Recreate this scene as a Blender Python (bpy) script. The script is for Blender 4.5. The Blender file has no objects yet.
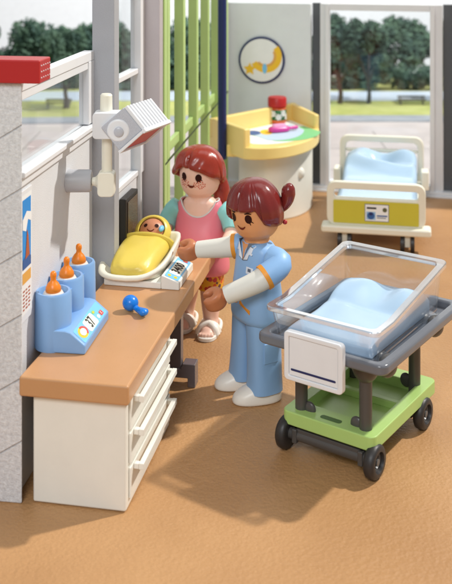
import bpy, bmesh, math, random
from mathutils import Vector, Matrix
R = math.radians
PI = math.pi
rnd = random.Random(7)
sc = bpy.context.scene
col = sc.collection

# ------------------------------------------------------------------ camera, world, lamps, exposure
F_PX, CX, HY, HC = 961.0, 226.0, -60.0, 15.0          # lens in photo pixels, principal column, horizon row, camera height (cm)
cd = bpy.data.cameras.new('camera'); cam = bpy.data.objects.new('camera', cd); col.objects.link(cam)
cam.location = (0, 0, HC); cam.rotation_euler = (R(90), 0, 0)
cd.sensor_width = 36; cd.lens = 36 * F_PX / 584
cd.shift_y = -(292 - HY) / 584
cd.clip_start = 0.5; cd.clip_end = 1000
cd.dof.use_dof = True; cd.dof.focus_distance = 30.5; cd.dof.aperture_fstop = 0.34
sc.camera = cam
w = bpy.data.worlds.new('World'); sc.world = w; w.use_nodes = True
bgn = w.node_tree.nodes['Background']
bgn.inputs[0].default_value = (0.97, 0.98, 1.0, 1); bgn.inputs[1].default_value = 0.37

def lamp(name, loc, target, size, power, color):
    l = bpy.data.lights.new(name, 'AREA'); l.shape = 'DISK'; l.size = size; l.energy = power; l.color = color
    o = bpy.data.objects.new(name, l); col.objects.link(o); o.location = loc
    o.rotation_euler = (Vector(target) - Vector(loc)).to_track_quat('-Z', 'Y').to_euler()
    return o
tosun = Vector((0.64, 0.22, 0.82)).normalized()
lamp('key_lamp', Vector((1, 34, 2)) + tosun * 130, (1, 34, 2), 4.5, 176000, (1.0, 0.955, 0.89))
lamp('front_softbox', (-10, -24, 44), (1, 36, 3), 22, 20000, (0.97, 0.985, 1.0))
lamp('top_softbox', (10, 46, 62), (3, 36, 0), 30, 4000, (0.97, 0.985, 1.0))
lamp('backdrop_lamp', (0, 92, 46), (0, 150, 24), 40, 34000, (1.0, 1.0, 1.0))
sc.view_settings.view_transform = 'Standard'; sc.view_settings.look = 'None'
sc.view_settings.exposure = 0; sc.view_settings.gamma = 1
sc.cycles.use_denoising = True
sc.cycles.max_bounces = 10; sc.cycles.transparent_max_bounces = 24

# ------------------------------------------------------------------ materials
def lin(c):
    return tuple(((v / 255) / 12.92 if v / 255 <= 0.04045 else ((v / 255 + 0.055) / 1.055) ** 2.4) for v in c) + (1,)
_m = {}
def plastic(name, rgb, rough=0.32, bump=0.025, scale=9.0, mottle=0.05, spec=0.5, metal=0.0, sss=0.0):
    """injection moulded plastic: a little tonal unevenness, fine orange-peel bump, uneven gloss"""
    if name in _m: return _m[name]
    m = bpy.data.materials.new(name); m.use_nodes = True; nt = m.node_tree; b = nt.nodes['Principled BSDF']
    tc = nt.nodes.new('ShaderNodeTexCoord')
    n1 = nt.nodes.new('ShaderNodeTexNoise'); n1.inputs['Scale'].default_value = 1.3; n1.inputs['Detail'].default_value = 4
    nt.links.new(tc.outputs['Object'], n1.inputs['Vector'])
    hs = nt.nodes.new('ShaderNodeHueSaturation'); hs.inputs['Color'].default_value = lin(rgb)
    mr = nt.nodes.new('ShaderNodeMapRange'); mr.inputs[3].default_value = 1 - mottle; mr.inputs[4].default_value = 1 + mottle
    nt.links.new(n1.outputs['Fac'], mr.inputs[0]); nt.links.new(mr.outputs[0], hs.inputs['Value'])
    nt.links.new(hs.outputs[0], b.inputs['Base Color'])
    n2 = nt.nodes.new('ShaderNodeTexNoise'); n2.inputs['Scale'].default_value = scale * 2.2; n2.inputs['Detail'].default_value = 5
    nt.links.new(tc.outputs['Object'], n2.inputs['Vector'])
    r2 = nt.nodes.new('ShaderNodeMapRange'); r2.inputs[3].default_value = max(0.05, rough - 0.08); r2.inputs[4].default_value = rough + 0.1
    nt.links.new(n2.outputs['Fac'], r2.inputs[0]); nt.links.new(r2.outputs[0], b.inputs['Roughness'])
    bp = nt.nodes.new('ShaderNodeBump'); bp.inputs['Strength'].default_value = bump; bp.inputs['Distance'].default_value = 0.05
    nt.links.new(n2.outputs['Fac'], bp.inputs['Height']); nt.links.new(bp.outputs[0], b.inputs['Normal'])
    b.inputs['Specular IOR Level'].default_value = spec; b.inputs['Metallic'].default_value = metal
    if sss:
        b.inputs['Subsurface Weight'].default_value = sss; b.inputs['Subsurface Radius'].default_value = (0.25, 0.12, 0.08)
        b.inputs['Subsurface Scale'].default_value = 0.5
    _m[name] = m; return m

def floor_mat():
    m = plastic('tan_floor', (206, 160, 114), 0.46, 0.0); nt = m.node_tree; b = nt.nodes['Principled BSDF']
    tc = nt.nodes.new('ShaderNodeTexCoord')
    n = nt.nodes.new('ShaderNodeTexNoise'); n.inputs['Scale'].default_value = 5.0; n.inputs['Detail'].default_value = 7; n.inputs['Roughness'].default_value = 0.62
    v = nt.nodes.new('ShaderNodeTexVoronoi'); v.inputs['Scale'].default_value = 9.5
    nt.links.new(tc.outputs['Object'], n.inputs['Vector']); nt.links.new(tc.outputs['Object'], v.inputs['Vector'])
    a = nt.nodes.new('ShaderNodeMath'); a.operation = 'MULTIPLY_ADD'; a.inputs[1].default_value = 0.45
    nt.links.new(v.outputs['Distance'], a.inputs[0]); nt.links.new(n.outputs['Fac'], a.inputs[2])
    bp = nt.nodes.new('ShaderNodeBump'); bp.inputs['Strength'].default_value = 0.36; bp.inputs['Distance'].default_value = 0.09
    nt.links.new(a.outputs[0], bp.inputs['Height']); nt.links.new(bp.outputs[0], b.inputs['Normal'])
    big = nt.nodes.new('ShaderNodeTexNoise'); big.inputs['Scale'].default_value = 0.16; big.inputs['Detail'].default_value = 5; nt.links.new(tc.outputs['Object'], big.inputs['Vector'])
    cr = nt.nodes.new('ShaderNodeValToRGB'); cr.color_ramp.elements[0].position = 0.3; cr.color_ramp.elements[1].position = 0.7
    cr.color_ramp.elements[0].color = lin((170, 126, 82)); cr.color_ramp.elements[1].color = lin((194, 149, 101)); nt.links.new(big.outputs['Fac'], cr.inputs[0])
    fine = nt.nodes.new('ShaderNodeTexNoise'); fine.inputs['Scale'].default_value = 22; fine.inputs['Detail'].default_value = 3; nt.links.new(tc.outputs['Object'], fine.inputs['Vector'])
    fr = nt.nodes.new('ShaderNodeMapRange'); fr.inputs[3].default_value = 0.86; fr.inputs[4].default_value = 1.12; nt.links.new(fine.outputs['Fac'], fr.inputs[0])
    hs = nt.nodes.new('ShaderNodeHueSaturation'); nt.links.new(cr.outputs[0], hs.inputs['Color']); nt.links.new(fr.outputs[0], hs.inputs['Value']); nt.links.new(hs.outputs[0], b.inputs['Base Color'])
    return m

def stone_mat():
    m = bpy.data.materials.new('grey_stone_block'); m.use_nodes = True; nt = m.node_tree; b = nt.nodes['Principled BSDF']
    tc = nt.nodes.new('ShaderNodeTexCoord'); mp = nt.nodes.new('ShaderNodeMapping')
    mp.inputs['Rotation'].default_value = (R(90), R(0), R(31))
    mp2 = nt.nodes.new('ShaderNodeMapping'); mp2.inputs['Rotation'].default_value = (R(-90), 0, 0)
    mp.inputs['Rotation'].default_value = (0, 0, R(-31))
    nt.links.new(tc.outputs['Object'], mp2.inputs['Vector']); nt.links.new(mp2.outputs[0], mp.inputs['Vector'])
    br = nt.nodes.new('ShaderNodeTexBrick'); br.inputs['Scale'].default_value = 0.5; br.inputs['Mortar Size'].default_value = 0.012
    br.inputs['Mortar Smooth'].default_value = 0.6; br.inputs['Brick Width'].default_value = 30.0; br.inputs['Row Height'].default_value = 0.72
    br.inputs['Color1'].default_value = lin((240, 241, 243)); br.inputs['Color2'].default_value = lin((234, 236, 239)); br.inputs['Mortar'].default_value = lin((200, 202, 206))
    nt.links.new(mp.outputs[0], br.inputs['Vector'])
    n = nt.nodes.new('ShaderNodeTexNoise'); n.inputs['Scale'].default_value = 9; n.inputs['Detail'].default_value = 8; n.inputs['Roughness'].default_value = 0.72
    nt.links.new(tc.outputs['Object'], n.inputs['Vector'])
    mx = nt.nodes.new('ShaderNodeMix'); mx.data_type = 'RGBA'; mx.blend_type = 'MULTIPLY'; mx.inputs[0].default_value = 1.0
    cr = nt.nodes.new('ShaderNodeValToRGB'); cr.color_ramp.elements[0].position = 0.3; cr.color_ramp.elements[1].position = 0.62
    cr.color_ramp.elements[0].color = (0.66, 0.66, 0.67, 1); cr.color_ramp.elements[1].color = (1, 1, 1, 1); nt.links.new(n.outputs['Fac'], cr.inputs[0])
    nt.links.new(br.outputs['Color'], mx.inputs[6]); nt.links.new(cr.outputs[0], mx.inputs[7]); nt.links.new(mx.outputs[2], b.inputs['Base Color'])
    s = nt.nodes.new('ShaderNodeMath'); s.operation = 'SUBTRACT'; nt.links.new(n.outputs['Fac'], s.inputs[0]); nt.links.new(br.outputs['Fac'], s.inputs[1])
    bp = nt.nodes.new('ShaderNodeBump'); bp.inputs['Strength'].default_value = 0.75; bp.inputs['Distance'].default_value = 0.07
    nt.links.new(s.outputs[0], bp.inputs['Height']); nt.links.new(bp.outputs[0], b.inputs['Normal'])
    b.inputs['Roughness'].default_value = 0.6
    return m

def clear_mat(name, tint, base=0.05, edge=0.55, rough=0.05, gcol=(1, 1, 1, 1)):
    """thin clear plastic: sees through, reflects more at grazing angles"""
    m = bpy.data.materials.new(name); m.use_nodes = True; nt = m.node_tree; nt.nodes.remove(nt.nodes['Principled BSDF'])
    o = nt.nodes['Material Output']; t = nt.nodes.new('ShaderNodeBsdfTransparent'); t.inputs[0].default_value = tint
    g = nt.nodes.new('ShaderNodeBsdfGlossy'); g.inputs['Roughness'].default_value = rough; g.inputs[0].default_value = gcol
    lw = nt.nodes.new('ShaderNodeLayerWeight'); lw.inputs[0].default_value = 0.35
    mr = nt.nodes.new('ShaderNodeMapRange'); mr.inputs[3].default_value = base; mr.inputs[4].default_value = edge
    nt.links.new(lw.outputs['Facing'], mr.inputs[0])
    mx = nt.nodes.new('ShaderNodeMixShader'); nt.links.new(mr.outputs[0], mx.inputs[0]); nt.links.new(t.outputs[0], mx.inputs[1]); nt.links.new(g.outputs[0], mx.inputs[2])
    nt.links.new(mx.outputs[0], o.inputs[0]); return m

def spotted_mat(name, base, spots, scale):
    """printed cloth: rounded blotches of several colours on a ground"""
    m = plastic(name, base, 0.45); nt = m.node_tree; b = nt.nodes['Principled BSDF']
    tc = nt.nodes.new('ShaderNodeTexCoord'); v = nt.nodes.new('ShaderNodeTexVoronoi'); v.inputs['Scale'].default_value = scale
    nt.links.new(tc.outputs['Object'], v.inputs['Vector'])
    sx = nt.nodes.new('ShaderNodeSeparateColor'); nt.links.new(v.outputs['Color'], sx.inputs[0])
    cr = nt.nodes.new('ShaderNodeValToRGB'); cr.color_ramp.interpolation = 'CONSTANT'
    el = cr.color_ramp.elements; el[0].color = lin(spots[0]); el[1].position = 1 / len(spots); el[1].color = lin(spots[1])
    for i in range(2, len(spots)):
        e = el.new(i / len(spots)); e.color = lin(spots[i])
    nt.links.new(sx.outputs[0], cr.inputs[0])
    lt = nt.nodes.new('ShaderNodeMath'); lt.operation = 'LESS_THAN'; lt.inputs[1].default_value = 0.52; nt.links.new(v.outputs['Distance'], lt.inputs[0])
    mx = nt.nodes.new('ShaderNodeMix'); mx.data_type = 'RGBA'; nt.links.new(lt.outputs[0], mx.inputs[0])
    mx.inputs[6].default_value = lin(base); nt.links.new(cr.outputs[0], mx.inputs[7]); nt.links.new(mx.outputs[2], b.inputs['Base Color'])
    return m

def ground_mat(name, c1, c2, scale, rough=0.8, bump=0.2):
    m = plastic(name, c1, rough, 0); nt = m.node_tree; b = nt.nodes['Principled BSDF']
    tc = nt.nodes.new('ShaderNodeTexCoord'); n = nt.nodes.new('ShaderNodeTexNoise'); n.inputs['Scale'].default_value = scale; n.inputs['Detail'].default_value = 8
    nt.links.new(tc.outputs['Object'], n.inputs['Vector'])
    cr = nt.nodes.new('ShaderNodeValToRGB'); cr.color_ramp.elements[0].position = 0.35; cr.color_ramp.elements[1].position = 0.65
    cr.color_ramp.elements[0].color = lin(c1); cr.color_ramp.elements[1].color = lin(c2)
    nt.links.new(n.outputs['Fac'], cr.inputs[0]); nt.links.new(cr.outputs[0], b.inputs['Base Color']); return m

M = {
 'floor': floor_mat(), 'stone': stone_mat(),
 'wall': plastic('pale_grey_wall', (222, 224, 227), 0.45, 0.25, 14), 'wallback': plastic('cool_grey_wall', (226, 232, 235), 0.45, 0.4, 16),
 'column': plastic('grey_column', (166, 168, 173), 0.45, 0.3, 14), 'columnwarm': plastic('warm_grey_column', (182, 175, 178), 0.45, 0.3, 14),
 'white': plastic('white_plastic', (228, 230, 233), 0.35), 'cream': plastic('cream_plastic', (234, 233, 224), 0.36),
 'ivory': plastic('ivory_plastic', (234, 231, 214), 0.33), 'recess': plastic('dark_grey_plastic', (84, 88, 92), 0.5),
 'green': plastic('lime_gate', (178, 206, 128), 0.4, 0.1), 'greenline': plastic('dark_groove', (60, 74, 40), 0.6),
 'navy': plastic('navy_plastic', (18, 36, 92), 0.35), 'yellow': plastic('pastel_yellow', (242, 214, 134), 0.36),
 'red': plastic('roof_red', (176, 26, 28), 0.4), 'lampred': plastic('lamp_red', (186, 50, 44), 0.3),
 'lampgrey': plastic('lamp_silver_grey', (186, 189, 197), 0.26), 'knob': plastic('mid_grey_plastic', (184, 186, 191), 0.4),
 'counter': plastic('tan_counter', (196, 147, 102), 0.3, 0.05), 'dark': plastic('dark_brown_grey', (108, 100, 102), 0.22),
 'blue': plastic('baby_blue', (128, 170, 218), 0.36), 'label': plastic('label_blue', (120, 196, 240), 0.4), 'lcd': plastic('lcd_cream', (240, 242, 226), 0.4),
 'ink': plastic('ink_black', (28, 28, 26), 0.5), 'orange': plastic('teat_orange', (230, 128, 24), 0.36), 'bottlewhite': plastic('bottle_white', (232, 228, 220), 0.35),
 'rattle': plastic('rattle_blue', (16, 120, 214), 0.28), 'swaddle': plastic('swaddle_yellow', (218, 194, 84), 0.34, 0.08, 6),
 'skinpink': plastic('pink_skin', (244, 202, 182), 0.4, sss=0.12), 'skintan': plastic('tan_skin', (218, 152, 100), 0.4, sss=0.1),
 'skinhand': plastic('brown_hand', (192, 122, 82), 0.4, sss=0.08), 'skinbaby': plastic('baby_skin', (200, 132, 96), 0.4, sss=0.08),
 'auburn': plastic('auburn_hair', (146, 46, 28), 0.23, 0.03), 'burgundy': plastic('burgundy_hair', (116, 34, 30), 0.23, 0.03),
 'pink': plastic('pink_dress', (232, 126, 140), 0.42), 'turq': plastic('turquoise_sleeve', (142, 212, 208), 0.42),
 'neckline': plastic('neckline_grey', (214, 214, 210), 0.4), 'scrubs': plastic('scrub_blue', (140, 182, 226), 0.42), 'sleevewhite': plastic('sleeve_white', (226, 226, 216), 0.4),
 'trim': plastic('orange_trim', (226, 150, 50), 0.4), 'shoe': plastic('white_shoe', (240, 236, 226), 0.36),
 'eye': plastic('eye_brown', (52, 24, 20), 0.6, spec=0.1), 'freckle': plastic('freckle_red', (206, 84, 52), 0.5), 'lip': plastic('mouth_brown', (110, 44, 30), 0.6, spec=0.1),
 'print': plastic('line_grey', (96, 106, 120), 0.5),
 'floral': spotted_mat('floral_leggings', (236, 176, 40), [(190, 44, 34), (236, 176, 40), (104, 62, 72), (222, 92, 40), (196, 60, 60)], 5.5),
 'cartgrey': plastic('cart_grey', (104, 107, 114), 0.18, 0.01), 'cartdark': plastic('cart_dark_grey', (76, 74, 72), 0.34), 'tyre': plastic('tyre_black', (44, 42, 42), 0.45),
 'hub': plastic('hub_grey', (92, 92, 92), 0.35), 'cartgreen': plastic('cart_green', (172, 206, 120), 0.36), 'sheet': plastic('sheet_blue', (174, 202, 226), 0.2, 0.02),
 'mustard': plastic('mustard_panel', (202, 192, 60), 0.45), 'paper': plastic('paper_white', (238, 240, 240), 0.5), 'moon': plastic('moon_yellow', (244, 196, 44), 0.45),
 'emblem': plastic('emblem_blue', (44, 92, 156), 0.5), 'leaf': plastic('label_green', (34, 96, 48), 0.45), 'mint': plastic('mint_print', (128, 204, 140), 0.45),
 'magenta': plastic('magenta_plastic', (206, 60, 150), 0.35), 'jarbody': plastic('jar_orange_red', (206, 92, 44), 0.25), 'screen': plastic('bronze_screen', (92, 74, 56), 0.25),
 'black': plastic('black_frame', (34, 32, 30), 0.4), 'sky_print': plastic('poster_sky', (24, 140, 220), 0.45), 'sand': plastic('poster_sand', (226, 170, 80), 0.5),
 'sienna': plastic('poster_brown', (176, 90, 52), 0.5),
 'glass': clear_mat('window_glass', (0.97, 0.985, 0.99, 1), 0.03, 0.16), 'tub': clear_mat('clear_tub_plastic', (0.93, 0.94, 0.96, 1), 0.07, 0.6, 0.09),
 'rim': clear_mat('clear_rim_plastic', (0.93, 0.94, 0.96, 1), 0.3, 0.9, 0.07),
 'pave': ground_mat('pavement_stone', (196, 188, 187), (208, 199, 197), 0.35), 'kerb': ground_mat('kerb_stone', (150, 158, 168), (164, 170, 178), 0.6),
 'lawn': ground_mat('lawn_grass', (168, 176, 96), (186, 190, 118), 0.5), 'lake': plastic('lake_water', (206, 220, 236), 0.3, 0.05, 1.0),
 'foliage': ground_mat('tree_foliage', (46, 74, 66), (80, 108, 84), 0.7), 'bark': plastic('tree_bark', (84, 78, 70), 0.8, 0.4), 'timber': plastic('grey_timber', (120, 116, 112), 0.7, 0.3),
}

# ------------------------------------------------------------------ mesh helpers
def box(bm, x0, x1, y0, y1, z0, z1, mi=0, mat=None):
    vs = [bm.verts.new((x, y, z)) for z in (z0, z1) for y in (y0, y1) for x in (x0, x1)]
    fs = []
    for q in ((0, 2, 3, 1), (4, 5, 7, 6), (0, 1, 5, 4), (2, 6, 7, 3), (0, 4, 6, 2), (1, 3, 7, 5)):
        f = bm.faces.new([vs[i] for i in q]); f.material_index = mi; fs.append(f)
    if mat: bmesh.ops.transform(bm, matrix=mat, verts=vs)
    return fs
def loft(bm, rings, mi=0, cap0=True, cap1=True, closed=False):
    vr = [[bm.verts.new(p) for p in r] for r in rings]; n = len(vr[0])
    seq = list(zip(vr, vr[1:])) + ([(vr[-1], vr[0])] if closed else [])
    for a, b in seq:
        for i in range(n):
            f = bm.faces.new((a[i], a[(i + 1) % n], b[(i + 1) % n], b[i])); f.material_index = mi
    if not closed:
        for flag, r in ((cap0, vr[0][::-1]), (cap1, vr[-1])):
            if flag:
                f = bm.faces.new(r); f.material_index = mi
    return vr
def sring(c, rx, ry, n=28, e=2.0, z=None):
    out = []
    for i in range(n):
        t = 2 * PI * i / n; ct, st = math.cos(t), math.sin(t)
        x = rx * math.copysign(abs(ct) ** (2 / e), ct); y = ry * math.copysign(abs(st) ** (2 / e), st)
        out.append((c[0] + x, c[1] + y, c[2] if z is None else z(c[0] + x, c[1] + y)))
    return out
def stack(bm, prof, n=28, e=2.0, mi=0):
    """prof: (z, rx, ry, cx, cy)"""
    return loft(bm, [sring((p[3] if len(p) > 3 else 0, p[4] if len(p) > 4 else 0, p[0]), p[1], p[2], n, e) for p in prof], mi)
def tube(bm, pts, rad, n=16, mi=0, closed=False, flat=1.0):
    pts = [Vector(p) for p in pts]; rad = rad if isinstance(rad, (list, tuple)) else [rad] * len(pts); rings = []
    up = None; N = len(pts)
    for i, p in enumerate(pts):
        if closed: d = pts[(i + 1) % N] - pts[i - 1]
        else: d = pts[min(i + 1, N - 1)] - pts[max(i - 1, 0)]
        d.normalize()
        if up is None: up = Vector((0, 0, 1)) if abs(d.z) < 0.9 else Vector((0, 1, 0))
        s = d.cross(up).normalized(); up = s.cross(d).normalized()
        rings.append([p + (s * math.cos(2 * PI * k / n) + up * flat * math.sin(2 * PI * k / n)) * rad[i] for k in range(n)])
    return loft(bm, rings, mi, closed=closed)
def smooth_path(pts, k=6):
    P = [Vector(p) for p in pts]; out = []
    for i in range(len(P) - 1):
        a, b, c, d = P[max(i - 1, 0)], P[i], P[i + 1], P[min(i + 2, len(P) - 1)]
        for j in range(k):
            t = j / k
            out.append(0.5 * ((2 * b) + (c - a) * t + (2 * a - 5 * b + 4 * c - d) * t * t + (3 * b - a - 3 * c + d) * t ** 3))
    return out + [P[-1]]
def resample(vals, k):
    out = []
    for a, b in zip(vals, vals[1:]): out += [a + (b - a) * j / k for j in range(k)]
    return out + [vals[-1]]
def lathe(bm, prof, c=(0, 0, 0), n=36, mi=0, mat=None):
    rings = []
    for r, z in prof:
        rings.append([Vector((c[0] + max(r, 1e-3) * math.cos(2 * PI * i / n), c[1] + max(r, 1e-3) * math.sin(2 * PI * i / n), c[2] + z)) for i in range(n)])
    if mat: rings = [[mat @ p for p in r] for r in rings]
    return loft(bm, rings, mi)
def prism(bm, poly, z0, z1, mi=0, mat=None):
    a = [Vector((x, y, z0)) for x, y in poly]; b = [Vector((x, y, z1)) for x, y in poly]
    if mat: a = [mat @ p for p in a]; b = [mat @ p for p in b]
    return loft(bm, [a, b], mi)
def cyl(bm, p0, p1, r, n=24, mi=0, r1=None):
    return tube(bm, [p0, p1], [r, r if r1 is None else r1], n, mi)
def ball(bm, c, rx, ry, rz, n=28, mi=0):
    prof = [(math.sin(PI * i / 14), -math.cos(PI * i / 14)) for i in range(15)]
    return loft(bm, [[(c[0] + rx * max(r, 1e-3) * math.cos(2 * PI * k / n), c[1] + ry * max(r, 1e-3) * math.sin(2 * PI * k / n), c[2] + rz * z) for k in range(n)] for r, z in prof], mi)
def rrect(x0, x1, y0, y1, r, k=5):
    out = []
    for cx, cy, a in ((x1 - r, y1 - r, 0), (x0 + r, y1 - r, 90), (x0 + r, y0 + r, 180), (x1 - r, y0 + r, 270)):
        for j in range(k + 1):
            t = R(a + 90 * j / k); out.append((cx + r * math.cos(t), cy + r * math.sin(t)))
    return out
def obj(name, bm, mats, parent=None, bevel=0.0, sub=0, angle=35, seg=3):
    bmesh.ops.recalc_face_normals(bm, faces=bm.faces[:])
    me = bpy.data.meshes.new(name); bm.to_mesh(me); bm.free()
    for m in (mats if isinstance(mats, (list, tuple)) else [mats]): me.materials.append(m)
    for p in me.polygons: p.use_smooth = True
    if not bevel and not sub: me.set_sharp_from_angle(angle=R(angle))
    o = bpy.data.objects.new(name, me); col.objects.link(o)
    if parent: o.parent = parent
    if bevel:
        b = o.modifiers.new('bevel', 'BEVEL'); b.width = bevel; b.segments = seg; b.limit_method = 'ANGLE'; b.angle_limit = R(angle); b.harden_normals = True
    if sub:
        s = o.modifiers.new('sub', 'SUBSURF'); s.levels = sub; s.render_levels = sub
    return o
def thing(name, label, cat, loc=(0, 0, 0), rotz=0, group=None):
    o = bpy.data.objects.new(name, None); col.objects.link(o); o.empty_display_size = 0.3
    o.location = loc; o.rotation_euler = (0, 0, R(rotz)); o['label'] = label; o['category'] = cat
    if group: o['group'] = group
    return o
def tag(o, label, cat, group=None, kind=None):
    o['label'] = label; o['category'] = cat
    if group: o['group'] = group
    if kind: o['kind'] = kind
    return o
def struct(name, bm, m, **k):
    o = obj(name, bm, m, **k); o['kind'] = 'structure'; return o
def text_polys(s, size):
    c = bpy.data.curves.new('txt', 'FONT'); c.body = s; c.size = size; c.align_x = 'CENTER'; c.align_y = 'CENTER'; c.resolution_u = 4; c.offset = 0.012 * size / 0.5
    o = bpy.data.objects.new('txt', c); col.objects.link(o)
    dg = bpy.context.evaluated_depsgraph_get(); me = bpy.data.meshes.new_from_object(o.evaluated_get(dg))
    vs = [tuple(v.co) for v in me.vertices]; fs = [tuple(p.vertices) for p in me.polygons]
    bpy.data.objects.remove(o); bpy.data.curves.remove(c); bpy.data.meshes.remove(me); return vs, fs
class Print:
    """a printed label lying on a flat face: layers of flat inks, each a hair above the last"""
    def __init__(s, O, e1, e2):
        s.O = Vector(O); s.a = Vector(e1).normalized(); s.b = Vector(e2).normalized(); s.n = s.a.cross(s.b).normalized(); s.b = s.n.cross(s.a)
        s.bm = bmesh.new(); s.mats = []; s.lv = 0
    def P(s, x, y, h): return s.O + s.a * x + s.b * y + s.n * h
    def mi(s, m):
        if m not in s.mats: s.mats.append(m)
        return s.mats.index(m)
    def poly(s, pts, m, lv):
        f = s.bm.faces.new([s.bm.verts.new(s.P(x, y, 0.006 + 0.005 * lv)) for x, y in pts]); f.material_index = s.mi(m)
    def rect(s, x0, x1, y0, y1, m, lv, r=0):
        s.poly(rrect(x0, x1, y0, y1, r) if r else [(x0, y0), (x1, y0), (x1, y1), (x0, y1)], m, lv)
    def disc(s, x, y, rx, ry, m, lv, n=24): s.poly([(x + rx * math.cos(2 * PI * i / n), y + ry * math.sin(2 * PI * i / n)) for i in range(n)], m, lv)
    def arc(s, x, y, r0, r1, a0, a1, m, lv, n=14, sy=1.0):
        o = [(x + r1 * math.cos(R(a0 + (a1 - a0) * i / n)), y + sy * r1 * math.sin(R(a0 + (a1 - a0) * i / n))) for i in range(n + 1)]
        i_ = [(x + r0 * math.cos(R(a0 + (a1 - a0) * i / n)), y + sy * r0 * math.sin(R(a0 + (a1 - a0) * i / n))) for i in range(n + 1)]
        for k in range(n): s.poly([o[k], o[k + 1], i_[k + 1], i_[k]], m, lv)
    def text(s, t, size, x, y, m, lv, sx=1.0):
        vs, fs = text_polys(t, size); vv = [s.bm.verts.new(s.P(x + a * sx, y + b, 0.006 + 0.005 * lv)) for a, b, _ in vs]; k = s.mi(m)
        for f in fs: s.bm.faces.new([vv[i] for i in f]).material_index = k
    def build(s, name, parent):
        me = bpy.data.meshes.new(name); s.bm.to_mesh(me); s.bm.free()
        for m in s.mats: me.materials.append(m)
        o = bpy.data.objects.new(name, me); col.objects.link(o); o.parent = parent; return o

# ------------------------------------------------------------------ setting: floor, ground outside
bm = bmesh.new()
prism(bm, [(-24, 4), (-24, 26.3), (-5.75, 26.3), (-5.2, 33.6), (-4.1, 37.8), (-3.2, 38.4), (-0.5, 59.3), (0.1, 59.3), (24, 54.0), (40, 50.4), (40, 4)], -0.3, 0)
struct('floor', bm, M['floor'], angle=60)
def sheet(name, pts, z, m, t=0.3):
    bm = bmesh.new(); prism(bm, pts, z - t, z); return struct(name, bm, m, angle=60)
sheet('ground', [(-120, -10), (120, -10), (120, 108), (-120, 108)], -0.32, M['lawn'])
sheet('pavement', [(-70, 10), (60, 10), (60, 80.5), (0, 80.2), (-70, 76.5)], -0.2, M['pave'], 0.1)
sheet('kerb', [(-70, 76.5), (0, 80.2), (60, 80.5), (60, 83.0), (0, 82.8), (-70, 79.0)], -0.1, M['kerb'], 0.2)
sheet('lake', [(-120, 90.5), (0, 91.5), (120, 91.0), (120, 96.6), (0, 97), (-120, 96.2)], -0.26, M['lake'], 0.04)
bm = bmesh.new()
for k in range(9):                                     # joints between the paving slabs
    x = -28 + k * 6.6; box(bm, x, x + 0.12, 59.5, 76.4, -0.199, -0.195)
for y in (63.5, 70.0): box(bm, -28, 40, y, y + 0.12, -0.194, -0.190)
struct('paving_joint', bm, plastic('joint_grey', (160, 154, 152), 0.8)); bpy.data.objects['paving_joint'].name = 'path'

bm = bmesh.new(); box(bm, -220, 220, 150, 151, -80, 160); struct('backdrop', bm, plastic('studio_white', (244, 246, 248), 0.9, spec=0.0))
def crown_bm(bm, c, rx, ry, rz, n, leaf, lobes=9):
    L = []
    for i in range(lobes):
        a = rnd.uniform(0, 2 * PI); q = rnd.uniform(-0.5, 0.75); rr = 0.62 * math.sqrt(1 - q * q)
        L.append((c[0] + rx * rr * math.cos(a), c[1] + ry * rr * math.sin(a), c[2] + rz * q, rnd.uniform(0.34, 0.5)))
    for i in range(n):
        l = L[i % lobes]
        v = Vector((rnd.gauss(0, 1), rnd.gauss(0, 1), rnd.gauss(0, 1))).normalized() * (rnd.random() ** 0.4) * l[3]
        p = Vector((l[0] + v.x * rx, l[1] + v.y * ry, l[2] + v.z * rz))
        a = Vector((rnd.gauss(0, 1), rnd.gauss(0, 1), rnd.gauss(0, 1))).normalized(); b = a.orthogonal().normalized()
        s = leaf * rnd.uniform(0.6, 1.3)
        bm.faces.new([bm.verts.new(p + a * s), bm.verts.new(p + b * s * 0.5), bm.verts.new(p - a * s), bm.verts.new(p - b * s * 0.5)])
def tree(x, y, h, r, label, trunk_h, n=2600, tr=0.2, leaf=0.3):
    t = thing('tree', label, 'tree', (x, y, -0.3), 0, 'trees in the park')
    b1 = bmesh.new(); tube(b1, smooth_path([(0, 0, 0), (0.06, 0, trunk_h * 0.5), (-0.05, 0.05, trunk_h), (0.05, 0, h * 0.7)], 4), resample([tr * 1.3, tr, tr * 0.9, tr * 0.4], 4), 10)
    for a in range(5):
        an = a * 1.3; tube(b1, [(0, 0, trunk_h * 0.95), (r * 0.35 * math.cos(an), r * 0.35 * math.sin(an), trunk_h + (h - trunk_h) * 0.3), (r * 0.6 * math.cos(an), r * 0.6 * math.sin(an), trunk_h + (h - trunk_h) * 0.5)], [tr * 0.5, tr * 0.3, tr * 0.12], 7)
    obj('trunk', b1, M['bark'], t)
    b2 = bmesh.new(); crown_bm(b2, (0, 0, (h + trunk_h) / 2 + 0.1), r, r, (h - trunk_h) / 2 + 0.2, n, leaf); obj('crown', b2, M['foliage'], t)
    return t
tree(10.7, 90.0, 6.8, 2.3, 'park tree beside the lake, seen at the left edge of the big window', 1.9, 4200, 0.2)
tree(13.4, 90.2, 7.6, 2.5, 'park tree with a straight thin trunk in the middle of the big window', 2.0, 4200, 0.17)
tree(21.6, 90.0, 6.6, 2.6, 'leafy park tree by the lake behind the right edge of the big window', 2.0, 3600)
tree(-14.6, 87.5, 6.5, 2.4, 'park tree whose crown fills the upper corner of the left window', 1.6, 3600)
bm = bmesh.new()
for k in range(64):
    x = -62 + k * 2.0; crown_bm(bm, (x + rnd.uniform(-1, 1), 99.0 + rnd.uniform(0, 6), rnd.uniform(1.6, 4.2)), 2.8, 1.8, rnd.uniform(2.4, 4.0), 1500, 0.34, 8)
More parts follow.
